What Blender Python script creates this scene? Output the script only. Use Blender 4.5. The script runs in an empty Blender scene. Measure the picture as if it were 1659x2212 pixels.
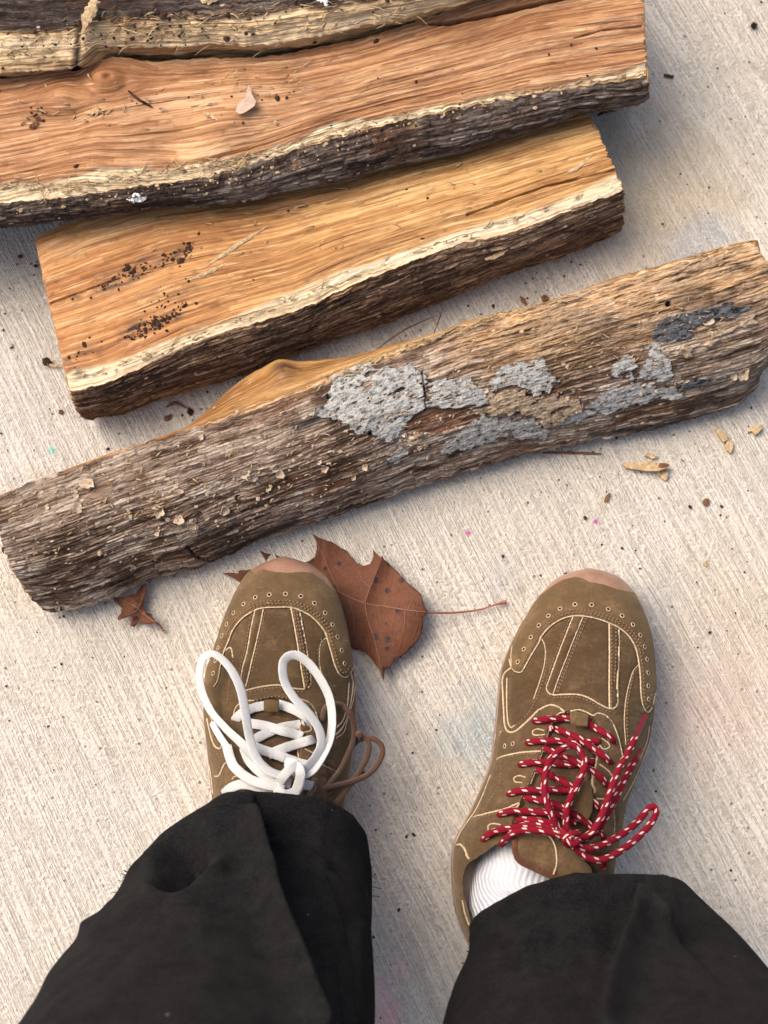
import bpy, math, random
import numpy as np
from mathutils import Vector, Matrix
from mathutils.bvhtree import BVHTree
from mathutils.geometry import delaunay_2d_cdt

random.seed(7)
rng = np.random.default_rng(7)
SC = bpy.context.scene
COL = SC.collection

# ------------------------------------------------------------------ camera, light, exposure
PITCH = math.radians(12.0)
FOVX = math.radians(26.0)
CAM = np.array([0.0, -1.15 * math.tan(PITCH), 1.15])
IW, IH = 1659.0, 2212.0
FPX = (IW / 2) / math.tan(FOVX / 2)

cam_d = bpy.data.cameras.new('camera')
cam = bpy.data.objects.new('camera', cam_d)
COL.objects.link(cam)
cam.location = CAM
cam.rotation_euler = (PITCH, 0, 0)
cam_d.sensor_fit = 'HORIZONTAL'
cam_d.angle = FOVX
cam_d.clip_start = 0.02
cam_d.clip_end = 500
cam_d.dof.use_dof = True
cam_d.dof.focus_distance = 1.10
cam_d.dof.aperture_fstop = 14.0
SC.camera = cam

SUN_EL, SUN_AZ = math.radians(54), math.radians(-62)      # azimuth measured from +Y towards +X
world = bpy.data.worlds.new('World')
SC.world = world
world.use_nodes = True
wn = world.node_tree
sky = wn.nodes.new('ShaderNodeTexSky')
sky.sky_type = 'NISHITA'
sky.sun_disc = False
sky.sun_elevation = SUN_EL
sky.sun_rotation = SUN_AZ
sky.air_density = 1.0
sky.dust_density = 6.0
sky.ozone_density = 0.4
bg = wn.nodes['Background']
wn.links.new(sky.outputs[0], bg.inputs[0])
bg.inputs[1].default_value = 0.148

sun_d = bpy.data.lights.new('sun', 'SUN')
sun_d.energy = 1.35
sun_d.angle = math.radians(42)
sun_d.color = (1.0, 0.93, 0.83)
sun = bpy.data.objects.new('sun', sun_d)
COL.objects.link(sun)
sdir = Vector((math.sin(SUN_AZ) * math.cos(SUN_EL), math.cos(SUN_AZ) * math.cos(SUN_EL), math.sin(SUN_EL)))
sun.rotation_euler = sdir.to_track_quat('Z', 'Y').to_euler()
sun.location = (0, 1, 3)

SC.view_settings.view_transform = 'Standard'
SC.view_settings.look = 'None'
SC.view_settings.exposure = 0.74
SC.view_settings.gamma = 1.0
SC.view_settings.use_curve_mapping = False

# ------------------------------------------------------------------ photo pixel <-> world
_sp, _cp = math.sin(PITCH), math.cos(PITCH)

def P(px, py, z):
    """world point at height z seen at display pixel (px, py)"""
    px = np.asarray(px, float); py = np.asarray(py, float); z = np.asarray(z, float)
    a = (px - IW / 2) / FPX
    b = -(py - IH / 2) / FPX
    dx = a
    dy = _sp + b * _cp
    dz = -_cp + b * _sp
    k = (z - CAM[2]) / dz
    return np.stack([CAM[0] + dx * k, CAM[1] + dy * k, z + 0 * k], -1)

def proj(V):
    d = V - CAM
    zf = d[..., 1] * _sp - d[..., 2] * _cp
    yu = d[..., 1] * _cp + d[..., 2] * _sp
    return IW / 2 + FPX * d[..., 0] / zf, IH / 2 - FPX * yu / zf

C1 = lambda pts: [(384.0 + .3307 * p[0], 1124.6 + .3307 * p[1]) + tuple(p[2:]) for p in pts]
C2 = lambda pts: [(932.6 + .3307 * p[0], 1179.5 + .3307 * p[1]) + tuple(p[2:]) for p in pts]
C3 = lambda pts: [(932.6 + .3307 * p[0], 1508.6 + .3307 * p[1]) + tuple(p[2:]) for p in pts]
CB = lambda pts: [(829.5 + .5 * p[0], 494 + .5 * p[1]) + tuple(p[2:]) for p in pts]     # log 3, right half
CL = lambda pts: [(.3307 * p[0], 932.6 + .3307 * p[1]) + tuple(p[2:]) for p in pts]     # log 3, left end

# ------------------------------------------------------------------ noise
_perm = rng.permutation(4096)
_ang = rng.random(4096) * 2 * np.pi
_gx, _gy = np.cos(_ang), np.sin(_ang)

def pn(x, y, seed=0):
    x = np.asarray(x, float); y = np.asarray(y, float)
    x, y = np.broadcast_arrays(x, y)
    xi = np.floor(x).astype(int); yi = np.floor(y).astype(int)
    xf = x - xi; yf = y - yi
    def g(ix, iy, fx, fy):
        h = _perm[(_perm[(ix + seed * 131) & 4095] + iy) & 4095]
        return _gx[h] * fx + _gy[h] * fy
    u = xf * xf * xf * (xf * (xf * 6 - 15) + 10); v = yf * yf * yf * (yf * (yf * 6 - 15) + 10)
    n00 = g(xi, yi, xf, yf); n10 = g(xi + 1, yi, xf - 1, yf)
    n01 = g(xi, yi + 1, xf, yf - 1); n11 = g(xi + 1, yi + 1, xf - 1, yf - 1)
    return ((n00 * (1 - u) + n10 * u) * (1 - v) + (n01 * (1 - u) + n11 * u) * v) * 1.5

def fbm(x, y, seed=0, o=4):
    s = 0; a = 1; t = 0
    for k in range(o):
        s = s + a * pn(x * 2 ** k, y * 2 ** k, seed + k); t += a; a *= .55
    return s / t

def sstep(a, b, x):
    t = np.clip((x - a) / (b - a), 0, 1)
    return t * t * (3 - 2 * t)

def hsh(i, j, seed):
    return _perm[(_perm[(i.astype(int) * 7 + seed * 17) & 4095] + j.astype(int) * 13) & 4095] / 4095.0

def plates(U, V, fv, fu, seed, jit=.35):
    """short straight strips lying along the grain: random height per strip and an edge mask"""
    vv = V * fv + jit * fbm(U * 18, V * fv * .12, seed, 3)
    i = np.floor(vv); fi = vv - i
    uu = U * fu * (.55 + .9 * hsh(i, i * 0, seed + 1)) + 37 * hsh(i, i * 0 + 5, seed + 2)
    j = np.floor(uu); fj = uu - j
    return hsh(i, j, seed + 3), sstep(0, .30, fi) * sstep(0, .30, 1 - fi) * sstep(0, .05, fj) * sstep(0, .10, 1 - fj)

def inpoly(px, py, poly):
    c = np.zeros(np.shape(px), bool)
    n = len(poly)
    for i in range(n):
        x1, y1 = poly[i][:2]; x2, y2 = poly[(i + 1) % n][:2]
        if y1 == y2: continue
        cond = ((y1 > py) != (y2 > py)) & (px < (x2 - x1) * (py - y1) / (y2 - y1) + x1)
        c ^= cond
    return c

def dline(px, py, pts):
    """distance (px) to an open polyline, and signed side"""
    best = np.full(np.shape(px), 1e9)
    for a, b in zip(pts[:-1], pts[1:]):
        ax, ay = a[:2]; bx, by = b[:2]
        dx, dy = bx - ax, by - ay
        t = np.clip(((px - ax) * dx + (py - ay) * dy) / (dx * dx + dy * dy + 1e-9), 0, 1)
        best = np.minimum(best, np.hypot(px - ax - t * dx, py - ay - t * dy))
    return best

def spline(pts, n):
    """Catmull-Rom through pts (k,d) -> (n,d), roughly even in arc length"""
    p = np.array(pts, float)
    if len(p) == 2:
        t = np.linspace(0, 1, n)[:, None]
        return p[0] * (1 - t) + p[1] * t
    q = np.vstack([2 * p[0] - p[1], p, 2 * p[-1] - p[-2]])
    out = []
    for i in range(1, len(q) - 2):
        t = np.linspace(0, 1, 24, endpoint=False)[:, None]
        a, b, c, d = q[i - 1], q[i], q[i + 1], q[i + 2]
        out.append(.5 * ((2 * b) + (-a + c) * t + (2 * a - 5 * b + 4 * c - d) * t ** 2 + (-a + 3 * b - 3 * c + d) * t ** 3))
    out.append(p[-1:])
    o = np.vstack(out)
    s = np.r_[0, np.cumsum(np.linalg.norm(np.diff(o, axis=0), axis=1))]
    ss = np.linspace(0, s[-1], n)
    return np.stack([np.interp(ss, s, o[:, k]) for k in range(o.shape[1])], -1)

# ------------------------------------------------------------------ objects
def tag(o, label=None, cat=None, group=None, kind=None):
    if label: o['label'] = label
    if cat: o['category'] = cat
    if group: o['group'] = group
    if kind: o['kind'] = kind
    return o

def empty(name, loc=(0, 0, 0), parent=None):
    o = bpy.data.objects.new(name, None)
    COL.objects.link(o)
    o.empty_display_size = .05
    o.location = loc
    if parent: o.parent = parent
    return o

def link(name, me, mat, parent=None):
    o = bpy.data.objects.new(name, me)
    COL.objects.link(o)
    if mat is not None and len(me.materials) == 0: me.materials.append(mat)
    if parent is not None:
        o.parent = parent
        o.matrix_parent_inverse = Matrix.Translation(-world_loc(parent))
    return o

def world_loc(o):
    v = Vector((0, 0, 0))
    while o is not None:
        v = v + o.location + (o.matrix_parent_inverse.to_translation() if o.parent else Vector((0, 0, 0)))
        o = o.parent
    return v

def raw_mesh(name, V, F, attrs=None, smooth=True):
    """V (n,3), F (m,k) int array (k = 3 or 4)"""
    me = bpy.data.meshes.new(name)
    V = np.asarray(V, np.float32); F = np.asarray(F, np.int32)
    k = F.shape[1]
    me.vertices.add(len(V)); me.vertices.foreach_set('co', V.ravel())
    me.loops.add(F.size); me.loops.foreach_set('vertex_index', F.ravel())
    me.polygons.add(len(F))
    me.polygons.foreach_set('loop_start', np.arange(len(F), dtype=np.int32) * k)
    me.polygons.foreach_set('use_smooth', np.full(len(F), smooth))
    me.update(calc_edges=True)
    for nme, a in (attrs or {}).items():
        a = np.asarray(a, np.float32)
        if a.ndim == 1:
            at = me.attributes.new(nme, 'FLOAT', 'POINT'); at.data.foreach_set('value', a)
        else:
            at = me.attributes.new(nme, 'FLOAT_VECTOR', 'POINT'); at.data.foreach_set('vector', a.ravel())
    me.validate()
    return me

def grid_faces(nu, nt, closed=False):
    i = np.arange(nu - 1)[:, None]
    j = np.arange(nt if closed else nt - 1)[None, :]
    j2 = (j + 1) % nt
    f = np.stack([i * nt + j, (i + 1) * nt + j, (i + 1) * nt + j2, i * nt + j2], -1)
    return f        # (nu-1, nj, 4)

def sub_mesh(name, V, F, sel, attrs, mat, parent, flip=False, smooth=True):
    F = F[sel]
    if len(F) == 0: return None
    if flip: F = F[:, ::-1]
    ids, inv = np.unique(F, return_inverse=True)
    me = raw_mesh(name, V[ids], inv.reshape(F.shape), {k: a[ids] for k, a in attrs.items()}, smooth)
    return link(name, me, mat, parent)

def gnormals(G, closed):
    du = np.gradient(G, axis=0)
    if closed:
        dv = (np.roll(G, -1, 1) - np.roll(G, 1, 1)) * .5
    else:
        dv = np.gradient(G, axis=1)
    n = np.cross(du, dv)
    return n / (np.linalg.norm(n, axis=-1, keepdims=True) + 1e-12)

class MB:
    """collects small pieces into ONE mesh"""
    def __init__(s): s.v = []; s.f = []; s.a = []; s.n = 0
    def add(s, V, F, a=0.0):
        V = np.asarray(V, float); s.v.append(V); s.f.append(np.asarray(F) + s.n); s.n += len(V)
        s.a.append(np.full(len(V), a) if np.isscalar(a) else a)
    def build(s, name, mat, parent=None, smooth=True):
        if not s.v: return None
        F = []
        for f in s.f:
            F.append(f if f.shape[1] == 4 else np.c_[f, f[:, -1:]])
        Fq = np.vstack(F)
        tri = Fq[:, 2] == Fq[:, 3]
        V = np.vstack(s.v); A = np.concatenate(s.a)
        T = np.vstack([Fq[tri][:, :3], Fq[~tri][:, [0, 1, 2]], Fq[~tri][:, [0, 2, 3]]])
        return link(name, raw_mesh(name, V, T, {'rnd': A}, smooth), mat, parent)

def tube(path, r, ns=8, flat=1.0, up=None, lump=0.0, seed=0, caps=True):
    """swept tube; r scalar/array = half width; flat = thickness ratio; up = direction of the thin side"""
    path = np.asarray(path, float); n = len(path)
    r = np.broadcast_to(np.asarray(r, float), (n,))
    t = np.gradient(path, axis=0); t /= np.linalg.norm(t, axis=1, keepdims=True) + 1e-12
    U = np.zeros((n, 3))
    if up is None: up = np.array([0, 0, 1.0])
    up = np.broadcast_to(np.asarray(up, float), (n, 3))
    U = up - (up * t).sum(1, keepdims=True) * t
    ln = np.linalg.norm(U, axis=1, keepdims=True)
    U = np.where(ln > .05, U / (ln + 1e-12), np.array([0, 1.0, 0]))
    U -= (U * t).sum(1, keepdims=True) * t; U /= np.linalg.norm(U, axis=1, keepdims=True) + 1e-12
    S = np.cross(t, U)
    th = np.linspace(0, 2 * np.pi, ns, endpoint=False)
    rr = r[:, None] * (1 + lump * pn(np.arange(n)[:, None] * .35, th[None, :] * 1.3, seed))
    V = path[:, None, :] + S[:, None, :] * (rr * np.cos(th))[..., None] + U[:, None, :] * (rr * flat * np.sin(th))[..., None]
    F = grid_faces(n, ns, True).reshape(-1, 4)
    V = V.reshape(-1, 3)
    if caps:
        V = np.vstack([V, path[:1], path[-1:]])
        j = np.arange(ns); j2 = (j + 1) % ns
        a = np.stack([np.full(ns, n * ns), j, j2, j2], -1)
        b = np.stack([np.full(ns, n * ns + 1), (n - 1) * ns + j2, (n - 1) * ns + j, (n - 1) * ns + j], -1)
        F = np.vstack([F, a, b])
    s = np.r_[0, np.cumsum(np.linalg.norm(np.diff(path, axis=0), axis=1))]
    guv = np.stack([np.repeat(s, ns), np.tile(th / (2 * np.pi), n), np.zeros(n * ns)], -1)
    if caps: guv = np.vstack([guv, [[s[0], 0, 0], [s[-1], 0, 0]]])
    return V, F, guv

def tri_of(F):
    tri = F[:, 2] == F[:, 3]
    return np.vstack([F[tri][:, :3], F[~tri][:, [0, 1, 2]], F[~tri][:, [0, 2, 3]]])

def tube_obj(name, paths, mat, parent, **kw):
    Vs, Fs, Gs, n = [], [], [], 0
    for p in paths:
        k2 = dict(kw)
        if isinstance(p, tuple): p, k3 = p; k2.update(k3)
        V, F, G = tube(p, **k2)
        Vs.append(V); Fs.append(F + n); Gs.append(G); n += len(V)
    return link(name, raw_mesh(name, np.vstack(Vs), tri_of(np.vstack(Fs)), {'guv': np.vstack(Gs)}), mat, parent)

# ------------------------------------------------------------------ materials
class M:
    def __init__(s, name, rough=.8, spec=.3):
        s.m = bpy.data.materials.new(name); s.m.use_nodes = True
        s.nt = s.m.node_tree; s.b = s.nt.nodes['Principled BSDF']
        s.b.inputs['Roughness'].default_value = rough
        s.b.inputs['Specular IOR Level'].default_value = spec
    def n(s, typ, ins=None, **props):
        nd = s.nt.nodes.new('ShaderNode' + typ)
        for k, v in props.items(): setattr(nd, k, v)
        for k, v in (ins or {}).items(): s.put(nd.inputs[k], v)
        return nd
    def put(s, sock, v):
        if isinstance(v, bpy.types.NodeSocket): s.nt.links.new(v, sock)
        elif isinstance(v, (tuple, list)) and sock.type == 'RGBA' and len(v) == 3: sock.default_value = (*v, 1)
        else: sock.default_value = v
    def attr(s, name, out='Fac'): return s.n('Attribute', attribute_name=name).outputs[out]
    def map(s, vec, scale=(1, 1, 1), loc=(0, 0, 0), rot=(0, 0, 0)):
        return s.n('Mapping', {'Vector': vec, 'Scale': scale, 'Location': loc, 'Rotation': rot}).outputs[0]
    def noise(s, vec, scale=1, detail=3, rough=.55, dist=0):
        return s.n('TexNoise', {'Vector': vec, 'Scale': scale, 'Detail': detail, 'Roughness': rough, 'Distortion': dist}).outputs[0]
    def vor(s, vec, scale=1, feature='F1', out=0, rnd=1.0):
        return s.n('TexVoronoi', {'Vector': vec, 'Scale': scale, 'Randomness': rnd}, feature=feature).outputs[out]
    def ramp(s, f, stops):
        r = s.n('ValToRGB', {'Fac': f}); e = r.color_ramp.elements
        while len(e) < len(stops): e.new(.5)
        for el, (p, c) in zip(e, stops):
            el.position = p
            el.color = (c, c, c, 1) if isinstance(c, (int, float)) else (*c, 1)
        return r.outputs[0]
    def mix(s, f, a, b, mode='MIX'):
        nd = s.n('MixRGB', {'Fac': f, 'Color1': a, 'Color2': b}, blend_type=mode)
        return nd.outputs[0]
    def math(s, op, a, b=0.0, clamp=False):
        nd = s.n('Math', operation=op, use_clamp=clamp); s.put(nd.inputs[0], a); s.put(nd.inputs[1], b)
        return nd.outputs[0]
    def bump(s, h, dist=.001, strength=1.0, prev=None):
        nd = s.n('Bump', {'Height': h, 'Distance': dist, 'Strength': strength})
        if prev is not None: s.put(nd.inputs['Normal'], prev)
        return nd.outputs[0]
    def pos(s): return s.n('NewGeometry').outputs['Position']
    def obj(s): return s.n('TexCoord').outputs['Object']
    def done(s, col, nrm=None, rough=None):
        s.put(s.b.inputs['Base Color'], col)
        if nrm is not None: s.put(s.b.inputs['Normal'], nrm)
        if rough is not None: s.put(s.b.inputs['Roughness'], rough)
        return s.m

def mat_concrete():
    m = M('brushed_concrete', .88, .25)
    p = m.pos()
    # broom lines: rotate so that x runs along the lines
    ang = math.radians(63)
    warp = m.noise(p, 9, 2)
    q = m.map(p, (1, 1, 1), rot=(0, 0, ang))
    w = m.n('VectorMath', {0: q, 1: m.n('CombineXYZ', {'Y': m.math('MULTIPLY', warp, .006)}).outputs[0]}, operation='ADD').outputs[0]
    l1 = m.noise(m.map(w, (5, 230, 1)), 1, 1, .5)
    l2 = m.noise(m.map(w, (11, 330, 1), loc=(4, 4, 0)), 1, 1.5, .5)
    l3 = m.noise(m.map(w, (30, 300, 1), loc=(9, 1, 0)), 1, 3, .6)
    grit = m.noise(p, 1100, 3, .7)
    grit2 = m.noise(p, 430, 4, .65)
    area = m.ramp(m.noise(p, 5.5, 3, .55), [(.36, 0), (.62, 1)])      # where the broom bit deeper
    def grv(n, w0, w1):      # thin long valley along the contour of a stretched noise
        return m.ramp(m.math('ABSOLUTE', m.math('SUBTRACT', n, .5)), [(w0, 1), (w1, 0)])
    brk = m.ramp(m.noise(p, 210, 3, .65), [(.38, .2), (.50, 1)])
    g1 = m.math('MULTIPLY', grv(l1, .006, .040), brk)
    g2 = m.math('MULTIPLY', grv(l2, .004, .045), brk)
    gro = m.math('MAXIMUM', m.math('MULTIPLY', g1, m.math('ADD', area, .55), True), m.math('MULTIPLY', g2, .85))
    pit = m.ramp(grit2, [(.34, 1), (.43, 0)])
    h = m.math('ADD', m.math('MULTIPLY', gro, -.45), m.math('MULTIPLY', grit2, 1.5))
    h = m.math('ADD', h, m.math('MULTIPLY', grit, .55))
    h = m.math('ADD', h, m.math('MULTIPLY', l3, .6))
    base = m.ramp(m.noise(p, 4, 5, .6), [(.25, (.58, .515, .425)), (.5, (.67, .605, .515)), (.75, (.72, .665, .58))])
    col = m.mix(m.math('MULTIPLY', gro, .40), base, (.31, .255, .20))
    col = m.mix(m.math('MULTIPLY', pit, .55), col, (.31, .26, .21))
    col = m.mix(m.ramp(grit2, [(.54, 0), (.68, .5)]), col, (.80, .77, .71))
    col = m.mix(m.ramp(m.noise(p, 14, 5, .7), [(.52, 0), (.72, .22)]), col, (.44, .385, .32))
    # sparse dark aggregate specks
    sp = m.vor(p, 190, out=0)
    spc = m.vor(p, 190, out=1)
    pick = m.math('LESS_THAN', m.n('SeparateXYZ', {0: spc}).outputs[0], .06)
    speck = m.math('MULTIPLY', pick, m.ramp(sp, [(.16, 1), (.24, 0)]))
    col = m.mix(m.math('MULTIPLY', speck, .75), col, (.12, .08, .055))
    # soil stains
    st = m.noise(m.map(p, (1, 1, 1), loc=(3.1, .4, 0)), 22, 4, .65)
    col = m.mix(m.ramp(st, [(.60, 0), (.74, .45)]), col, (.33, .25, .17))
    # sidewalk chalk residue, plus grey-blue soft shadow painted beside logs and shoes: (px, py, radius m, colour, strength)
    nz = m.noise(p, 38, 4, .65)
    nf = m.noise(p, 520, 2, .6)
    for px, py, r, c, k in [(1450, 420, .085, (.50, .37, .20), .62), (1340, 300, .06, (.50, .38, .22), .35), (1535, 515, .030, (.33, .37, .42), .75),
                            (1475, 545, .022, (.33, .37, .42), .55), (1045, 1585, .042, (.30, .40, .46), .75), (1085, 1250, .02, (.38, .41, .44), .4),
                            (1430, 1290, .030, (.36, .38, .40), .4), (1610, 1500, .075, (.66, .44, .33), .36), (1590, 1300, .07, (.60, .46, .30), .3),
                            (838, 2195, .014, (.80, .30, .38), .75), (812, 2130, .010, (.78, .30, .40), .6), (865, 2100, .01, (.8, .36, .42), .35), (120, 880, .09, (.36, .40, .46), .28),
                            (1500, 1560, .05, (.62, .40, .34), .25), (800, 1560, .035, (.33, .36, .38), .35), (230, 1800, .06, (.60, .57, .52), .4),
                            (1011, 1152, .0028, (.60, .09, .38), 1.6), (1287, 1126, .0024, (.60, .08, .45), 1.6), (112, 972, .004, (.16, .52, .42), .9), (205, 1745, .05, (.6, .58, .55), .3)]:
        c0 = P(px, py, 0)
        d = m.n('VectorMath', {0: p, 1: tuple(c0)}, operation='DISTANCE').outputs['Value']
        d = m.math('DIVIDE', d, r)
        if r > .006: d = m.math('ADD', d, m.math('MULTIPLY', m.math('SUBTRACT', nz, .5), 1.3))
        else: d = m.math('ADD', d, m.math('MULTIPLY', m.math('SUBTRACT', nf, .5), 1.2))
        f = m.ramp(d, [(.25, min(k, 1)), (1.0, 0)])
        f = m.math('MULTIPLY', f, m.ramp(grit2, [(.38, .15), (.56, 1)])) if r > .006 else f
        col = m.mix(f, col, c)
    nr = m.bump(h, .0016, 1.0)
    return m.done(col, nr, .9)

def mat_heartwood(name, tint=(1, 1, 1), dirt=.4):
    m = M(name, .62, .25)
    g = m.attr('guv', 'Vector')
    fine = m.noise(m.map(g, (9, 950, 1)), 1, 4, .65)
    med = m.noise(m.map(g, (4.5, 250, 1), loc=(3, 1, 0)), 1, 5, .72, 0)
    big = m.noise(m.map(g, (5, 40, 1), loc=(7, 2, 0)), 1, 3, .5)
    T = lambda c: tuple(a * b * .90 for a, b in zip(c, tint))
    tn = m.math('MULTIPLY', m.math('SUBTRACT', m.attr('tone'), .5), .20)
    heart = m.ramp(m.math('ADD', tn, m.math('ADD', m.math('MULTIPLY', med, .6), m.math('MULTIPLY', big, .4))),
                   [(.33, T((.24, .095, .032))), (.44, T((.43, .195, .070))), (.53, T((.58, .30, .120))), (.66, T((.78, .48, .235)))])
    if name == 'split_oak_golden':
        ux = m.n('SeparateXYZ', {0: g}).outputs[0]
        heart = m.mix(m.ramp(ux, [(.02, .75), (.24, 0)]), heart, m.mix(1.0, heart, (.95, .78, .80), 'MULTIPLY'))
    sapc = m.ramp(med, [(.34, (.34, .22, .10)), (.48, (.62, .49, .29)), (.64, (.80, .71, .54))])
    if name == 'weathered_sapwood': sapc = m.mix(1.0, sapc, (1.0, .90, .80), 'MULTIPLY')
    col = m.mix(m.attr('sap'), heart, sapc)
    col = m.mix(m.ramp(fine, [(.34, .65), (.48, 0)]), col, m.mix(.5, col, (.13, .045, .015)))
    col = m.mix(m.math('MULTIPLY', m.ramp(m.attr('gap'), [(.15, 0), (.6, 1)]), m.ramp(m.noise(m.map(g, (12, 60, 1)), 1, 3, .6), [(.42, 0), (.6, .75)])), col, m.mix(.6, col, (.10, .04, .016)))
    blot = m.noise(m.map(g, (16, 34, 1), loc=(6, 3, 0)), 1, 4, .65)
    col = m.mix(m.math('MULTIPLY', m.ramp(blot, [(.48, 0), (.66, .55)]), m.math('SUBTRACT', 1.0, m.attr('sap'))), col, m.mix(1.0, col, (.52, .40, .36), 'MULTIPLY'))
    # dark short pores and tears
    pore = m.noise(m.map(g, (42, 900, 1), loc=(1, 5, 0)), 1, 3, .7)
    col = m.mix(m.ramp(pore, [(.30, .85), (.43, 0)]), col, (.15, .06, .022))
    crk = m.noise(m.map(g, (6, 330, 1), loc=(9, 4, 0)), 1, 2, .5)
    col = m.mix(m.ramp(crk, [(.28, .9), (.36, 0)]), col, (.085, .034, .014))
    lite = m.noise(m.map(g, (30, 600, 1), loc=(2, 9, 0)), 1, 3, .7)
    col = m.mix(m.ramp(lite, [(.57, 0), (.70, .6)]), col, (.80, .58, .34))
    # ragged dirt
    dn = m.noise(m.map(g, (60, 160, 1)), 1, 4, .7)
    dm = m.math('MULTIPLY', m.attr('dark'), m.ramp(dn, [(.42, 0), (.54, 1)]))
    col = m.mix(m.math('MULTIPLY', dm, .92), col, (.035, .018, .016))
    gn = m.noise(m.map(g, (22, 30, 1), loc=(4, 4, 0)), 1, 3, .6)
    col = m.mix(m.ramp(gn, [(.60, 0), (.8, dirt)]), col, (.22, .12, .07))
    h = m.math('ADD', m.math('MULTIPLY', fine, .4), m.math('ADD', m.math('MULTIPLY', pore, .5), m.math('MULTIPLY', crk, .6)))
    return m.done(col, m.bump(h, .0011, .9), .6)

def mat_bark(name, ramp_cols, pale=.3, rust=.3):
    m = M(name, .9, .2)
    g = m.attr('guv', 'Vector')
    rid = m.noise(m.map(g, (38, 520, 1)), 1, 6, .72, 0)
    fine = m.noise(m.map(g, (110, 1100, 1), loc=(2, 2, 0)), 1, 3, .75)
    big = m.noise(m.map(g, (11, 24, 1), loc=(5, 1, 0)), 1, 3, .6)
    tone = m.math('ADD', m.math('ADD', m.math('MULTIPLY', rid, .62), m.math('MULTIPLY', big, .38)), m.math('MULTIPLY', m.math('SUBTRACT', m.attr('tone'), .5), .20))
    col = m.ramp(tone, list(zip((.39, .45, .505, .57, .65), ramp_cols)))
    col = m.mix(m.ramp(m.noise(m.map(g, (16, 60, 1), loc=(8, 8, 0)), 1, 4, .6), [(.56, 0), (.68, rust)]), col, (.22, .09, .035))
    col = m.mix(m.ramp(fine, [(.34, .8), (.45, 0)]), col, (.022, .014, .011))
    col = m.mix(m.ramp(fine, [(.56, 0), (.68, pale)]), col, (.66, .50, .37))
    col = m.mix(m.ramp(m.attr('gap'), [(.15, 0), (.65, .72)]), col, (.026, .016, .011))
    col = m.mix(m.math('MULTIPLY', m.attr('rust'), .75), col, m.ramp(rid, [(.4, (.045, .018, .010)), (.6, (.24, .09, .040))]))
    lightm = m.attr('sap')
    col = m.mix(m.math('MULTIPLY', lightm, m.ramp(rid, [(.42, .0), (.52, 1)])), col, m.ramp(fine, [(.4, (.45, .22, .08)), (.6, (.80, .56, .31))]))
    col = m.mix(m.math('MULTIPLY', m.attr('dark'), m.ramp(rid, [(.6, 1), (.75, .3)])), col, (.035, .028, .027))
    flk = m.vor(m.map(g, (150, 320, 1)), 1, out=0); flc = m.vor(m.map(g, (150, 320, 1)), 1, out=1)
    pk = m.math('LESS_THAN', m.n('SeparateXYZ', {0: flc}).outputs[0], .055)
    col = m.mix(m.math('MULTIPLY', pk, m.ramp(flk, [(.18, .85), (.3, 0)])), col, (.72, .58, .40))
    h = m.math('ADD', rid, m.math('MULTIPLY', fine, .6))
    return m.done(col, m.bump(h, .0028, 1.0), .92)

def mat_lichen(name, a, b, c):
    m = M(name, .93, .15)
    g = m.attr('guv', 'Vector')
    n1 = m.noise(m.map(g, (180, 340, 1)), 1, 4, .7)
    n2 = m.noise(m.map(g, (600, 900, 1)), 1, 3, .7)
    n3 = m.noise(m.map(g, (60, 90, 1)), 1, 3, .6)
    col = m.ramp(n1, [(.36, a), (.42, b), (.54, c)])
    col = m.mix(m.ramp(n2, [(.33, .8), (.42, 0)]), col, a)
    col = m.mix(m.ramp(n3, [(.60, 0), (.72, .5)]), col, a)
    h = m.math('ADD', n1, m.math('MULTIPLY', n2, .5))
    return m.done(col, m.bump(h, .002, 1), .95)

def mat_suede(name, c, c2, fuzz=.35):
    m = M(name, .95, .08)
    p = m.pos()
    n1 = m.noise(p, 48, 5, .72); n2 = m.noise(p, 560, 4, .75); n3 = m.noise(p, 1900, 2, .7)
    col = m.ramp(n1, [(.36, tuple(x * .82 for x in c)), (.52, c), (.68, tuple(x * 1.12 for x in c2))])
    wear = m.noise(p, 130, 5, .75)
    col = m.mix(m.ramp(wear, [(.60, 0), (.78, .25)]), col, tuple(min(1, x * 1.9) for x in c2))
    col = m.mix(m.ramp(n2, [(.35, .35), (.5, 0)]), col, tuple(x * .55 for x in c))
    col = m.mix(m.ramp(n2, [(.56, 0), (.7, fuzz)]), col, tuple(min(1, x * 1.5) for x in c2))
    sc = m.noise(m.map(p, (60, 420, 60), rot=(0, 0, .5)), 1, 2, .6)
    col = m.mix(m.ramp(sc, [(.70, 0), (.78, .35)]), col, (.55, .40, .24))
    m.b.inputs['Sheen Weight'].default_value = .25
    m.b.inputs['Sheen Roughness'].default_value = .5
    m.b.inputs['Sheen Tint'].default_value = (.9, .75, .5, 1)
    h = m.math('ADD', m.math('MULTIPLY', n2, .6), m.math('MULTIPLY', n3, .6))
    return m.done(col, m.bump(h, .0006, .7), .95)

def mat_plain(name, c, rough=.7, spec=.3, var=.25, scale=300, bump=.0003, c2=None):
    m = M(name, rough, spec)
    p = m.pos()
    n = m.noise(p, scale, 3, .65)
    col = m.ramp(n, [(.3, tuple(x * (1 - var) for x in c)), (.7, c2 or tuple(min(1, x * (1 + var)) for x in c))])
    return m.done(col, m.bump(n, bump, .8), rough)

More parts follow.
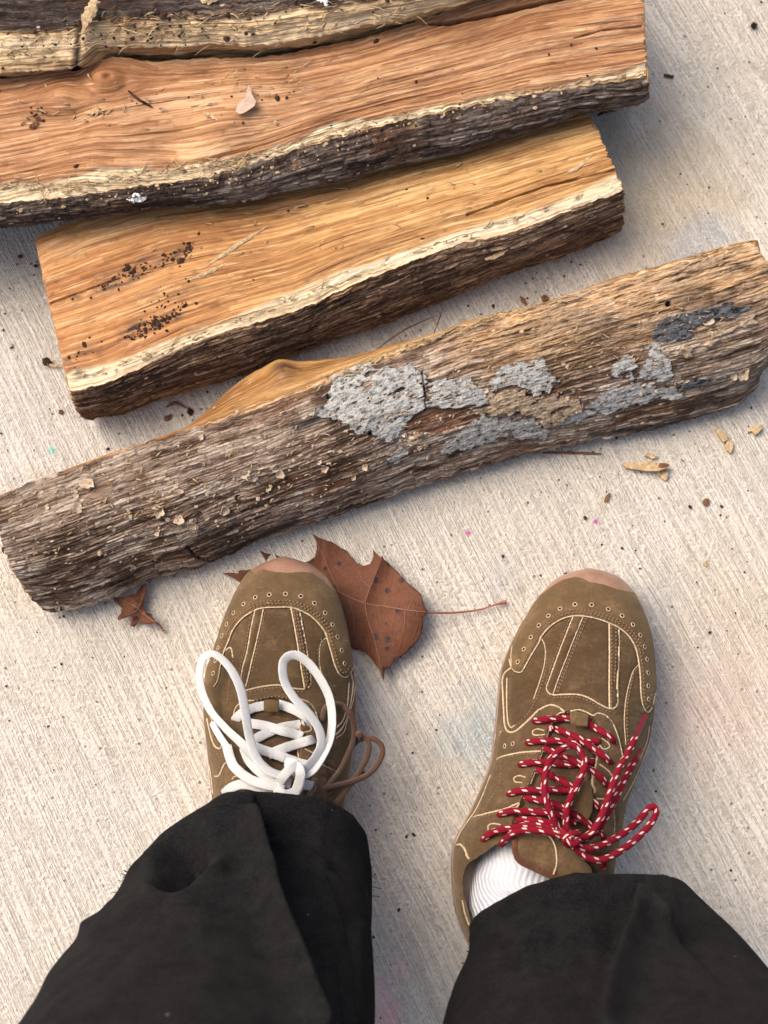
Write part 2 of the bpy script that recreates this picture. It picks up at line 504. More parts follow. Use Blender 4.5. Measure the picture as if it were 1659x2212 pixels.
def mat_lace(name, c, weave=900, fleck=None):
    m = M(name, .85, .2)
    g = m.attr('guv', 'Vector')
    wv = m.n('TexWave', {'Vector': m.map(g, (weave, 12, 1), rot=(0, 0, 0)), 'Scale': .25, 'Distortion': 1.2, 'Detail': 1}).outputs['Fac']
    n = m.noise(m.pos(), 1200, 3, .7)
    col = m.mix(m.ramp(m.math('ADD', m.math('MULTIPLY', wv, .5), m.math('MULTIPLY', n, .5)), [(.25, .35), (.55, 0)]), c, tuple(x * .42 for x in c))
    if fleck:
        sx = m.n('SeparateXYZ', {0: g})
        u, v = sx.outputs[0], sx.outputs[1]
        # two strands of pale flecks spiralling round the lace
        ph = m.math('ADD', m.math('MULTIPLY', u, 105.0), m.math('MULTIPLY', v, 1.0))
        fr = m.math('FRACT', ph)
        v2 = m.math('FRACT', m.math('ADD', m.math('MULTIPLY', v, 5.0), m.math('MULTIPLY', u, 55.0)))
        a = m.math('MULTIPLY', m.math('LESS_THAN', fr, .27), m.math('LESS_THAN', v2, .42))
        col = m.mix(a, col, fleck)
    m.b.inputs['Sheen Weight'].default_value = .0 if fleck else .25
    h = m.math('ADD', wv, m.math('MULTIPLY', n, .8))
    return m.done(col, m.bump(h, .0004, .8), .88)

def mat_trouser():
    m = M('black_jersey', .95, .04)
    p = m.pos()
    n1 = m.noise(p, 60, 6, .75); n2 = m.noise(p, 800, 4, .75); n3 = m.noise(m.map(p, (1100, 1100, 500)), 1, 2, .6)
    col = m.ramp(n1, [(.34, (.0040, .0041, .0052)), (.66, (.0125, .0122, .0132))])
    col = m.mix(m.ramp(n2, [(.5, 0), (.72, .5)]), col, (.045, .042, .039))
    lint = m.vor(p, 95, out=0); lc = m.vor(p, 95, out=1)
    pk = m.math('LESS_THAN', m.n('SeparateXYZ', {0: lc}).outputs[0], .03)
    col = m.mix(m.math('MULTIPLY', pk, m.ramp(lint, [(.05, .6), (.09, 0)])), col, (.35, .32, .28))
    m.b.inputs['Sheen Weight'].default_value = .012
    m.b.inputs['Sheen Roughness'].default_value = .45
    m.b.inputs['Sheen Tint'].default_value = (1, .93, .86, 1)
    return m.done(col, m.bump(m.math('ADD', n2, n3), .0009, .9), .93)

def mat_leaf(name, c, c2):
    m = M(name, .7, .2)
    p = m.pos()
    n1 = m.noise(p, 60, 4, .6); n2 = m.noise(p, 700, 3, .6)
    col = m.ramp(n1, [(.3, c), (.7, c2)])
    col = m.mix(m.ramp(n2, [(.3, .4), (.5, 0)]), col, tuple(x * .6 for x in c))
    sp = m.vor(p, 115, out=0); sc = m.vor(p, 115, out=1)
    pk = m.math('LESS_THAN', m.n('SeparateXYZ', {0: sc}).outputs[0], .42)
    col = m.mix(m.math('MULTIPLY', pk, m.ramp(sp, [(.20, .95), (.32, 0)])), col, (.02, .016, .018))
    net = m.vor(p, 300, feature='DISTANCE_TO_EDGE')
    col = m.mix(m.ramp(net, [(.0, .3), (.08, 0)]), col, tuple(min(1, x * 1.5) for x in c2))
    return m.done(col, m.bump(m.math('ADD', n2, net), .0004, .7), .72)

MT = {}
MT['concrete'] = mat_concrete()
MT['heart1'] = mat_heartwood('split_oak_reddish', (.92, .93, 1.05))
MT['heart2'] = mat_heartwood('split_oak_golden', (1.02, 1.10, .98), .25)
MT['heart3'] = mat_heartwood('split_oak_amber', (.72, .74, .60), .5)
MT['rotten'] = mat_heartwood('weathered_sapwood', (1.0, 1.1, 1.1), .6)
MT['bark_dark'] = mat_bark('dark_bark', [(.025, .016, .013), (.062, .040, .030), (.12, .083, .063), (.21, .165, .135), (.38, .31, .25)], .4, .5)
MT['bark_brown'] = mat_bark('brown_bark', [(.045, .025, .016), (.105, .058, .034), (.20, .118, .069), (.34, .22, .135), (.52, .36, .23)], .45, .5)
MT['bark_grey'] = mat_bark('weathered_grey_bark', [(.05, .028, .018), (.155, .096, .060), (.33, .235, .170), (.50, .395, .305), (.72, .60, .48)], .5, .5)
MT['lichen'] = mat_lichen('grey_crust', (.04, .036, .035), (.225, .22, .205), (.42, .41, .38))
MT['char'] = mat_lichen('black_crust', (.010, .010, .011), (.026, .026, .028), (.11, .11, .115))
MT['tanbark'] = mat_lichen('tan_crust', (.10, .065, .04), (.27, .19, .12), (.42, .32, .22))
MT['endgrain'] = mat_plain('sawn_end_grain', (.34, .2, .1), .85, .2, .4, 160, .001)
MT['suede'] = mat_suede('tan_suede', (.112, .068, .033), (.160, .099, .050))
MT['suede_m'] = mat_suede('mid_suede', (.090, .054, .027), (.135, .083, .043))
MT['suede_d'] = mat_suede('brown_suede_vamp', (.076, .045, .022), (.118, .072, .038))
MT['suede_t'] = mat_suede('dark_suede_tongue', (.075, .043, .024), (.105, .061, .034))
MT['tongue_edge'] = mat_suede('tongue_binding', (.08, .034, .02), (.11, .05, .028))
MT['edge'] = mat_plain('raw_cream_edge', (.50, .385, .25), .9, .1, .3, 900, .0006)
MT['stitch'] = mat_plain('tan_thread', (.20, .125, .075), .85, .15, .3, 900)
MT['hole'] = mat_plain('hole_dark', (.022, .014, .009), 1, 0, .2, 500)
MT['gum'] = mat_plain('gum_rubber', (.265, .142, .090), .30, .5, .12, 90, .0002, (.33, .19, .13))
MT['lining'] = mat_plain('beige_lining', (.40, .31, .22), .9, .15, .12, 500)
MT['white_lace'] = mat_lace('white_cotton_lace', (.60, .59, .57), 1500)
MT['red_lace'] = mat_lace('red_flecked_lace', (.22, .004, .018), 1500, (.72, .56, .50))
MT['brown_lace'] = mat_lace('brown_lace', (.12, .055, .027), 1500)
MT['aglet_w'] = mat_plain('white_plastic', (.75, .76, .78), .3, .5, .03)
MT['aglet_r'] = mat_plain('clear_red_plastic', (.13, .008, .018), .4, .3, .1)
MT['trouser'] = mat_trouser()
MT['leaf'] = mat_leaf('dead_leaf', (.080, .029, .015), (.138, .053, .027))
MT['vein'] = mat_plain('leaf_vein', (.22, .10, .055), .6, .3, .2, 400)
MT['stem'] = mat_plain('leaf_stem', (.25, .09, .05), .6, .3, .3, 200)
MT['chip'] = mat_plain('pale_wood_chip', (.42, .27, .14), .8, .15, .4, 350, .0006, (.58, .43, .25))
MT['chipb'] = mat_plain('brown_chip', (.14, .065, .032), .8, .2, .5, 300, .0006)
MT['crumb'] = mat_plain('dark_crumb', (.05, .026, .017), .9, .15, .5, 200, .0006)
MT['fungus'] = mat_plain('pale_fungus', (.36, .26, .18), .85, .2, .25, 400, .0005, (.52, .41, .30))
MT['flake'] = mat_plain('papery_skin', (.40, .26, .19), .5, .4, .2, 200, .0004, (.50, .36, .28))
MT['fluff'] = mat_plain('white_fluff', (.75, .73, .68), .95, .1, .2, 500)

def mat_sock():
    m = M('white_ribbed_cotton', .92, .1)
    g = m.attr('guv', 'Vector')
    w = m.n('TexWave', {'Vector': g, 'Scale': 19.0, 'Distortion': .25, 'Detail': 1}, bands_direction='Y').outputs['Fac']
    n = m.noise(m.pos(), 1100, 3, .7)
    col = m.mix(m.ramp(w, [(.1, .30), (.5, 0)]), (.60, .61, .65), (.33, .345, .42))
    col = m.mix(m.ramp(n, [(.3, .3), (.5, 0)]), col, (.55, .56, .62))
    return m.done(col, m.bump(m.math('ADD', m.math('MULTIPLY', w, 1.2), n), .0006, .9), .92)
MT['sock'] = mat_sock()

# ------------------------------------------------------------------ ground
def ax(lim, fine, nfine, far):
    c = np.linspace(-fine, fine, nfine)
    e = fine * (far / fine) ** (np.linspace(0, 1, 24)[1:])
    return np.r_[-e[::-1], c, e]
gx = ax(0, .5, 120, 150.); gy = ax(0, .6, 140, 150.)
GX, GY = np.meshgrid(gx, gy, indexing='ij')
GZ = np.where((abs(GX) < .5) & (abs(GY) < .6), .0004 * fbm(GX * 9, GY * 9, 3) - .0004, -.0004)
GV = np.stack([GX, GY, GZ], -1)
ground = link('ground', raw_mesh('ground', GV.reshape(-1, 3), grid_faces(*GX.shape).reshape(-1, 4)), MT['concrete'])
tag(ground, kind='structure')

# ------------------------------------------------------------------ firewood
def rail(pts, nu, sm=6.0, jit=0.0, seed=0):
    """list of (px,py,z) -> nu world points, even in px"""
    a = np.array(pts, float)
    x = np.linspace(a[0, 0], a[-1, 0], nu)
    y = np.interp(x, a[:, 0], a[:, 1]); z = np.interp(x, a[:, 0], a[:, 2])
    k = int(sm)
    if k > 0:
        ker = np.exp(-np.linspace(-2, 2, 4 * k + 1) ** 2); ker /= ker.sum()
        def s(q):
            pad = 2 * k
            e = np.r_[2 * q[0] - q[pad:0:-1], q, 2 * q[-1] - q[-2:-pad - 2:-1]]
            return np.convolve(e, ker, 'valid')
        y = s(y); z = s(z)
    base = P(x, y, z)
    jy = jit * fbm(x / 26, x * 0 + seed, seed, 5) * 1.25
    return np.hstack([base, P(x, y + jy, z) - base])

def loft(rails, strips, name):
    """rails: closed loop of (nu,3); strips[i] = (n, bulge vec (3,)) between rail i and i+1"""
    cols = []; vs = []; v0 = 0; idx = []
    for i, (n, bl) in enumerate(strips):
        A = rails[i]; B = rails[(i + 1) % len(rails)]
        oA, oB = A[:, 3:], B[:, 3:]; A, B = A[:, :3], B[:, :3]
        w = np.linalg.norm(B - A, axis=1).mean()
        idx.append(len(cols))
        for k in range(n):
            t = k / n
            cols.append(A * (1 - t) + B * t + np.array(bl) * math.sin(math.pi * t) ** .8 + oA * (1 - t) ** 9 + oB * t ** 9)
            vs.append(v0 + w * t)
        v0 += w
    idx.append(len(cols))
    G = np.stack(cols, 1)
    L = np.linalg.norm(np.diff(G[:, :idx[1]], axis=0), axis=-1).mean(1)
    u = np.r_[0, np.cumsum(L)]
    U, Vv = np.meshgrid(u, np.array(vs), indexing='ij')
    return G, U, Vv, idx

def cap_mesh(name, ring, outward, mat, parent, seed):
    c = ring.mean(0); n = len(ring); K = 9
    s = np.linspace(1, 0, K) ** 1.0
    V = c + (ring - c)[None] * s[:, None, None]
    V = V + np.asarray(outward) * ((1 - s[:, None]) * .0012 + .0006 * pn(s[:, None] * 14, np.arange(n)[None, :] * .13, seed))[..., None]
    V[0] = ring
    F = grid_faces(K, n, True).reshape(-1, 4)
    me = raw_mesh(name, V.reshape(-1, 3), F)
    return link(name, me, mat, parent)

def build_log(spec):
    G, U, Vv, idx = loft(spec['rails'], spec['strips'], '')
    nu, nt = U.shape
    seg = np.zeros(nt, int)
    for i in range(len(idx) - 1): seg[idx[i]:idx[i + 1]] = i
    N = gnormals(G, True)
    if N[nu // 2, idx[0] + 4, 2] < 0: N = -N
    px, py = proj(G)
    d, guv, attrs = spec['shape'](U, Vv, seg, px, py, G)
    # ragged ends
    for e, sgn in ((0, -1), (nu - 1, 1)):
        pass
    rag = .0022 * fbm(Vv[0] * 260, Vv[0] * 0 + 3, spec['seed'] + 5)
    wt = np.clip(1 - U / .006, 0, 1) - np.clip(1 - (U.max() - U) / .006, 0, 1)
    if 'bow' in spec:
        b0, b1, am, ragk = spec['bow']
        tt = np.clip((Vv[0] - Vv[0][idx[1]]) / (Vv[0][idx[2]] - Vv[0][idx[1]]), 0, 1)
        rag2 = am * np.sin(np.pi * tt) ** .8 + ragk * fbm(Vv[0] * 120, Vv[0] * 0 + 9, 77, 4)
        wt2 = np.clip(1 - (U.max() - U) / .05, 0, 1)
    axis = (G[-1] - G[0]).mean(0); axis /= np.linalg.norm(axis)
    G2 = G + N * d[..., None] + axis * (wt * rag[None])[..., None]
    if 'bow' in spec: G2 = G2 + axis * (wt2 * rag2[None])[..., None]
    # chamfer the rim
    ce = G2.mean(1, keepdims=True)
    rim = np.clip(1 - np.minimum(U, U.max() - U) / .003, 0, 1) ** 2
    G2 = G2 + (ce - G2) * (rim * .018)[..., None]
    G2[..., 2] = np.maximum(G2[..., 2], .0012)
    root = empty(spec['name'], tuple(G2[nu // 2].mean(0) * (1, 1, 0)))
    tag(root, spec['label'], 'firewood log', 'split firewood logs')
    F = grid_faces(nu, nt, True)
    A = {'guv': guv.reshape(-1, 3)}
    for k in ('sap', 'dark', 'rust'): A[k] = attrs.get(k, np.zeros((nu, nt))).ravel()
    wt_, wg_ = tones(guv[..., 0], guv[..., 1], spec['seeds'][0], True); bt_, bg_ = tones(U, Vv, spec['seeds'][1], False)
    isw = (np.isin(seg, spec['woodseg']))[None, :]
    A['tone'] = np.where(isw, wt_, bt_).ravel(); A['gap'] = np.where(isw, wg_, bg_).ravel()
    cls = np.asarray(spec['classes'])[seg][None, :] * np.ones((nu - 1, 1), int)
    for c, msk in attrs.get('extra', []):
        q = msk[:-1] & msk[1:] & np.roll(msk, -1, 1)[:-1]
        cls = np.where(q, c, cls)
    Vf = G2.reshape(-1, 3); Ff = F.reshape(-1, 4); cf = cls.ravel()
    flip = spec.get('flip', False)
    for c, (nm, mt, lab) in spec['parts'].items():
        o = sub_mesh(nm, Vf, Ff, cf == c, A, MT[mt], root, flip)
        if o and lab: o['label'] = lab
    cap_mesh('sawn_end', G2[0], -axis, MT['endgrain'], root, 1)
    cap_mesh('sawn_end', G2[-1], axis, MT['endgrain'], root, 2)
    T = np.vstack([Ff[:, [0, 1, 2]], Ff[:, [0, 2, 3]]])
    bvh = BVHTree.FromPolygons([tuple(v) for v in Vf], [tuple(t) for t in T.tolist()])
    return root, bvh

def hit(bvh, px, py):
    d = P(px, py, 0) - CAM
    r = bvh.ray_cast(Vector(CAM), Vector(d).normalized())
    return r   # loc, normal, idx, dist

def off(rl, dy, z, dx=0.0):
    q = rl.copy(); q[:, 1] += dy; q[:, 0] += dx; q[:, 2] = z
    return q

def grain(U, Vv, knots):
    g = Vv.copy()
    for (u0, v0, R, s) in knots:
        r2 = ((U - u0) / (R * 1.6)) ** 2 + ((Vv - v0) / R) ** 2
        g = v0 + (g - v0) * (1 - s * np.exp(-r2))
    return g

def wood_relief(U, g, seed, k=1.0):
    d = .0020 * fbm(U * 14, g * 22, seed, 3)
    st = fbm(U * 5, g * 210, seed + 3, 4)
    d = d + .00030 * st
    # torn ledges: short terraces along the grain
    q = fbm(U * 7, g * 80, seed + 6, 3) * 5
    d = d + .00035 * (np.floor(q) + sstep(.42, .58, q - np.floor(q)))
    fib = fbm(U * 9, g * 480, seed + 9, 3)
    d = d + .00032 * fib
    cr = pn(U * 6, g * 300, seed + 12)
    d = d - .0012 * sstep(.55, .8, cr)
    h1, e1 = plates(U, g, 330, 16, seed + 20, .5); h2, e2 = plates(U, g, 620, 26, seed + 30, .5)
    d = d + .00075 * (h1 - .5) * e1 + .0004 * (h2 - .5) * e2
    return d * k

def tones(U, V, seed, wood):
    """fibre-to-fibre tone and the gaps between fibres, matching the relief"""
    w = 0
    if wood: h1, e1 = plates(U, V, 330, 16, seed + 20, .5); h2, e2 = plates(U, V, 620, 26, seed + 30, .5)
    else:
        h1, e1 = plates(U, V, 230, 30, seed + 20, 1.6); h2, e2 = plates(U, V, 470, 62, seed + 30, 1.2)
        e1 = 1 - (1 - e1) * .85 * sstep(-.25, .35, fbm(U * 16, V * 45, seed + 40, 3))
    return .5 * h1 + .5 * h2, 1 - np.minimum(.35 + .65 * e1, .5 + .5 * e2)

def bark_relief(U, Vv, seed, a=1.0):
    w = fbm(U * 12, Vv * 20, seed, 2) * .002
    r = 1 - abs(pn(U * 22, (Vv + w) * 190, seed + 2)) * 2
    r2 = 1 - abs(pn(U * 48, (Vv + w) * 360, seed + 4)) * 2
    h1, e1 = plates(U, Vv, 230, 30, seed + 20, 1.6); h2, e2 = plates(U, Vv, 470, 62, seed + 30, 1.2)
    mk = sstep(-.25, .35, fbm(U * 16, Vv * 45, seed + 40, 3))
    return a * (mk * (.0014 * (h1 - .5) * e1 + .0003 * e1) + .0010 * (h2 - .5) * e2 + .0003 * e2 + .0001 * r + .0001 * r2 + .0003 * fbm(U * 45, (Vv + w) * 520, seed + 5, 2) + .0016 * fbm(U * 25, Vv * 40, seed + 6, 3) + .0005 * fbm(U * 300, Vv * 500, seed + 8, 2))

# --- long log lying across the top
NU = 640
z1 = .098
A1 = rail([(-420, 205, z1), (0, 170, z1), (165, 153, z1), (215, 124, z1 + .005), (260, 124, z1 + .005), (330, 134, z1), (600, 116, z1), (760, 90, z1), (905, 44, z1), (1030, 2, z1), (1150, -40, z1), (1383, -75, z1)], NU, 4, 5, 1)
B1 = rail([(-420, 462, .092), (0, 438, .092), (140, 428, .092), (260, 408, .092), (440, 384, .092), (560, 350, .092), (700, 305, .092), (840, 267, .092), (960, 242, .092), (1130, 206, .092), (1290, 182, .092), (1396, 166, .092)], NU, 3, 7, 2)
Cc1 = rail([(-420, 520, .066), (0, 484, .066), (160, 470, .066), (330, 442, .066), (480, 438, .066), (600, 415, .066), (760, 383, .066), (880, 347, .066), (1000, 325, .066), (1100, 290, .066), (1250, 247, .066), (1330, 230, .066), (1396, 211, .066)], NU, 3, 6, 3)
D1 = off(Cc1, .030, .004); E1 = off(A1, -.004, .004)

def shape1(U, Vv, seg, px, py, G):
    kn = []
    def uv_at(x, y):
        k = np.argmin((px - x) ** 2 + (py - y) ** 2 + 1e6 * (seg[None, :] > 1))
        return U.flat[k], Vv.flat[k]
    u0, v0 = uv_at(230, 172); u1, v1 = uv_at(140, 212); u2, v2 = uv_at(490, 285)
    g = grain(U, Vv, [(u0, v0, .013, .93), (u1, v1, .012, .8), (u2, v2, .03, .45)])
    wav = .010 * fbm(U * 10, Vv * 9, 40, 2) * np.exp(-((px - 250) / 330) ** 2)
    g = g + wav
    d = wood_relief(U, g, 11)
    r0 = np.hypot((px - 230) / 34, (py - 172) / 26)
    d = d + .0045 * np.exp(-(r0 * 1.3) ** 2) - .0045 * np.exp(-(((px - 232) / 9) ** 2 + ((py - 168) / 7) ** 2)) - .0012 * np.exp(-((r0 - 1.3) / .4) ** 2)
    d = d + .005 * np.exp(-(((px - 142) / 40) ** 2 + ((py - 212) / 30) ** 2)) + .006 * np.exp(-(((px - 470) / 60) ** 2 + ((py - 275) / 45) ** 2))
    d = d - .005 * np.exp(-(((px - 380) / 60) ** 2 + ((py - 320) / 60) ** 2))
    sapl = [(-420, 430), (0, 398), (110, 388), (220, 366), (330, 362), (480, 344), (560, 330), (640, 300), (720, 268), (900, 236), (1150, 194), (1395, 140)]
    sl = np.interp(px, [q[0] for q in sapl], [q[1] for q in sapl]) + 17 * fbm(U * 26, Vv * 30, 21, 5)
    wood = (seg == 0)[None, :]
    sap = sstep(-5, 7, py - sl) * wood
    sap = np.where(wood, sap, sstep(.35, .6, fbm(U * 40, Vv * 90, 50, 3)) * .6)
    d = d + np.where(wood, sap * (-.0012 + .0014 * fbm(U * 120, Vv * 200, 23, 3)), 0)
    # long drying crack
    ck = dline(px, py, [(905, 52), (960, 50), (1030, 38), (1110, 20), (1180, 4), (1260, -12), (1330, -25)])
    wck = 5.5 * sstep(0, 60, px - 900) * (1 - sstep(1250, 1330, px) * .6) + .5
    crack = (1 - sstep(wck * .4, wck, ck + 2 * pn(U * 90, Vv * 0, 31))) * wood
    ck2 = dline(px, py, [(1240, 84), (1300, 66), (1386, 56)])
    crack2 = (1 - sstep(.8, 2.6, ck2 + pn(U * 120, Vv * 0, 33))) * wood
    d = d - .012 * crack - .003 * crack2
    bk = (seg == 1)[None, :]
    d = np.where(bk, bark_relief(U, Vv, 15, 1.5), d)
    dark = np.where(wood, np.clip(.9 * np.exp(-dline(px, py, [(560, 220), (1000, 150), (1380, 70)]) / 30) * .5 + crack, 0, 1), 0)
    dark = np.where(wood, np.maximum(dark * .6, np.exp(-(((px - 232) / 8) ** 2 + ((py - 168) / 7) ** 2))), dark)
    guv = np.stack([U, g, 0 * U], -1)
    return d, guv, dict(sap=sap, dark=dark)

log1, bvh1 = build_log(dict(name='split_log', seed=1, seeds=(11, 15), woodseg=[0], bow=(0, 1, .001, .004), rails=[A1, B1, Cc1, D1, E1],
    strips=[(230, (0, -.003, .003)), (50, (0, -.007, .001)), (10, (0, 0, 0)), (10, (0, 0, 0)), (10, (0, 0, 0))], shape=shape1, classes=[0, 1, 1, 2, 2],
    label='long reddish split log with a knot near its left end, lying over the golden log', parts={0: ('split_face', 'heart1', None), 1: ('bark', 'bark_dark', None), 2: ('underside', 'heart3', None)}))

# --- golden log in the middle
A2 = rail([(75, 511, .052), (180, 470, .052), (330, 432, .052), (560, 405, .052), (760, 370, .052), (1000, 312, .052), (1120, 274, .053), (1266, 238, .055)], NU, 3, 2, 5)
B2 = rail([(152, 846, .060), (210, 834, .060), (260, 815, .060), (400, 750, .060), (500, 715, .060), (660, 664, .060), (750, 620, .060), (830, 588, .060), (995, 527, .060), (1095, 505, .060), (1270, 440, .060), (1346, 412, .060)], NU, 3, 5, 6)
Cc2 = rail([(185, 904, .010), (265, 893, .010), (320, 872, .010), (430, 838, .010), (550, 803, .010), (650, 760, .010), (830, 697, .010), (970, 645, .010), (1070, 599, .010), (1200, 558, .010), (1340, 498, .012)], NU, 3, 5, 7)
D2 = off(Cc2, .02, .002); E2 = off(A2, -.006, .002)

def shape2(U, Vv, seg, px, py, G):
    g = Vv + .0015 * fbm(U * 7, Vv * 9, 44, 2)
    d = wood_relief(U, g, 61, .8)
    wood = (seg == 0)[None, :]
    sapl = [(80, 830), (150, 800), (280, 772), (425, 716), (500, 688), (600, 646), (700, 604), (830, 558), (1030, 484), (1155, 450), (1340, 372)]
    sl = np.interp(px, [q[0] for q in sapl], [q[1] for q in sapl]) + 13 * fbm(U * 26, Vv * 30, 71, 5)
    sap = sstep(-6, 8, py - sl) * wood
    d = d + np.where(wood, sap * .0009 * fbm(U * 120, Vv * 220, 73, 3), 0)
    sap = np.where(wood, sap, .45 * sstep(.15, .5, fbm(U * 50, Vv * 240, 74, 3)))
    ck = dline(px, py, [(1010, 462), (1100, 430), (1180, 402), (1250, 386), (1330, 366)])
    d = d - .0035 * (1 - sstep(.8, 3, ck + 1.5 * pn(U * 80, Vv * 0, 75))) * wood
    ck = dline(px, py, [(80, 662), (110, 655), (180, 630), (260, 600)])
    d = d - .0025 * (1 - sstep(.8, 2.6, ck + 1.5 * pn(U * 80, Vv * 0, 76))) * wood
    bk = (seg == 1)[None, :]
    d = np.where(bk, bark_relief(U, Vv, 25, 1.1), d)
    dark = np.zeros_like(U)
    for pts, w, k in [([(160, 640), (270, 612), (400, 540)], 10, .85), ([(270, 715), (320, 702), (380, 680)], 12, 1.35), ([(200, 610), (330, 560)], 12, .6), ([(300, 650), (420, 620)], 15, .45), ([(140, 780), (200, 760)], 20, .6), ([(150, 800), (170, 806)], 12, .8)]:
        dark = np.maximum(dark, k * np.exp(-(dline(px, py, pts) / w) ** 2))
    dark = dark * wood
    return d, np.stack([U, g, 0 * U], -1), dict(sap=sap, dark=dark)

log2, bvh2 = build_log(dict(name='split_log', seed=2, seeds=(61, 25), woodseg=[0], bow=(0, 1, .001, .004), rails=[A2, B2, Cc2, D2, E2],
    strips=[(260, (0, 0, .004)), (80, (0, -.005, .004)), (10, (0, 0, 0)), (10, (0, 0, 0)), (10, (0, 0, 0))], shape=shape2, classes=[0, 1, 1, 2, 2],
    label='golden split log with dark bark edge and dirt specks, second from the shoes', parts={0: ('split_face', 'heart2', None), 1: ('bark', 'bark_brown', None), 2: ('underside', 'heart3', None)}))

# --- round barked log in front of the shoes
A3 = rail([(-14, 1076, .062), (60, 1047, .062), (130, 1021, .062), (330, 950, .062), (410, 925, .062), (560, 876, .062), (700, 822, .062), (830, 762, .062), (920, 731, .062), (1000, 698, .062), (1150, 661, .062), (1330, 601, .062), (1560, 532, .062), (1628, 517, .062)], 760, 2, 6, 9)
K3 = rail([(-14, 1085, .03), (60, 1056, .03), (130, 1030, .03), (330, 960, .03), (405, 926, .03), (450, 885, .032), (500, 838, .034), (555, 802, .038), (600, 780, .042), (640, 781, .04), (700, 776, .036), (760, 770, .036), (860, 745, .036), (960, 722, .036), (1035, 692, .036), (1150, 675, .03), (1330, 615, .03), (1560, 545, .03), (1628, 530, .03)], 760, 3, 2, 10)
Cc3 = rail([(95, 1322, .010), (160, 1318, .010), (220, 1303, .010), (330, 1254, .010), (420, 1232, .010), (560, 1170, .010), (690, 1130, .010), (830, 1082, .010), (960, 1036, .010), (1130, 986, .010), (1330, 945, .010), (1500, 906, .010), (1590, 884, .010), (1622, 858, .010)], 760, 3, 6, 11)
D3 = off(Cc3, .025, .002); E3 = off(K3, -.004, .002)
LICH = [CB(q) for q in [
    [(-225, 640), (-150, 560), (-60, 590), (30, 600), (130, 590), (180, 640), (185, 770), (120, 800), (80, 870), (40, 930), (-30, 900), (-110, 890), (-180, 830), (-330, 810), (-250, 760)],
    [(195, 660), (290, 645), (370, 650), (400, 690), (450, 690), (440, 760), (330, 770), (190, 775)],
    [(460, 650), (500, 600), (600, 575), (700, 565), (715, 620), (745, 660), (720, 700), (650, 715), (600, 680), (530, 690), (460, 700)],
    [(980, 610), (1020, 560), (1070, 545), (1090, 590), (1075, 640), (1020, 650), (985, 640)],
    [(1100, 620), (1140, 560), (1130, 510), (1190, 500), (1220, 550), (1250, 600), (1240, 650), (1180, 670), (1110, 650)],
    [(885, 740), (960, 700), (1080, 670), (1170, 670), (1290, 700), (1300, 720), (1180, 740), (1080, 770), (940, 800), (880, 770)],
    [(420, 800), (500, 830), (640, 825), (720, 870), (690, 910), (560, 900), (440, 920), (300, 970), (250, 965), (290, 910), (370, 850)],
    [(760, 830), (850, 790), (900, 770), (920, 800), (850, 830), (760, 855)],
    [(0, 970), (60, 950), (120, 965), (60, 1010), (20, 1005)]]]
CHAR = [CB(q) for q in [[(1150, 450), (1210, 390), (1300, 360), (1400, 350), (1500, 335), (1540, 370), (1480, 390), (1380, 390), (1330, 450), (1250, 495), (1160, 485)],
                        [(1250, 670), (1340, 640), (1400, 650), (1360, 680), (1280, 700)]]]
TAN = [CB(q) for q in [[(445, 700), (520, 710), (600, 690), (700, 720), (850, 730), (840, 780), (760, 830), (690, 835), (600, 790), (480, 810), (440, 790)],
                       [(1370, 490), (1410, 440), (1480, 420), (1550, 385), (1545, 425), (1450, 460), (1390, 505)],
                       [(1240, 525), (1300, 500), (1340, 520), (1310, 545)], [(90, 905), (160, 890), (190, 930), (110, 940)]]]
RUST = [CB([(90, 830), (200, 775), (390, 780), (410, 830), (330, 860), (200, 890), (90, 880)])]

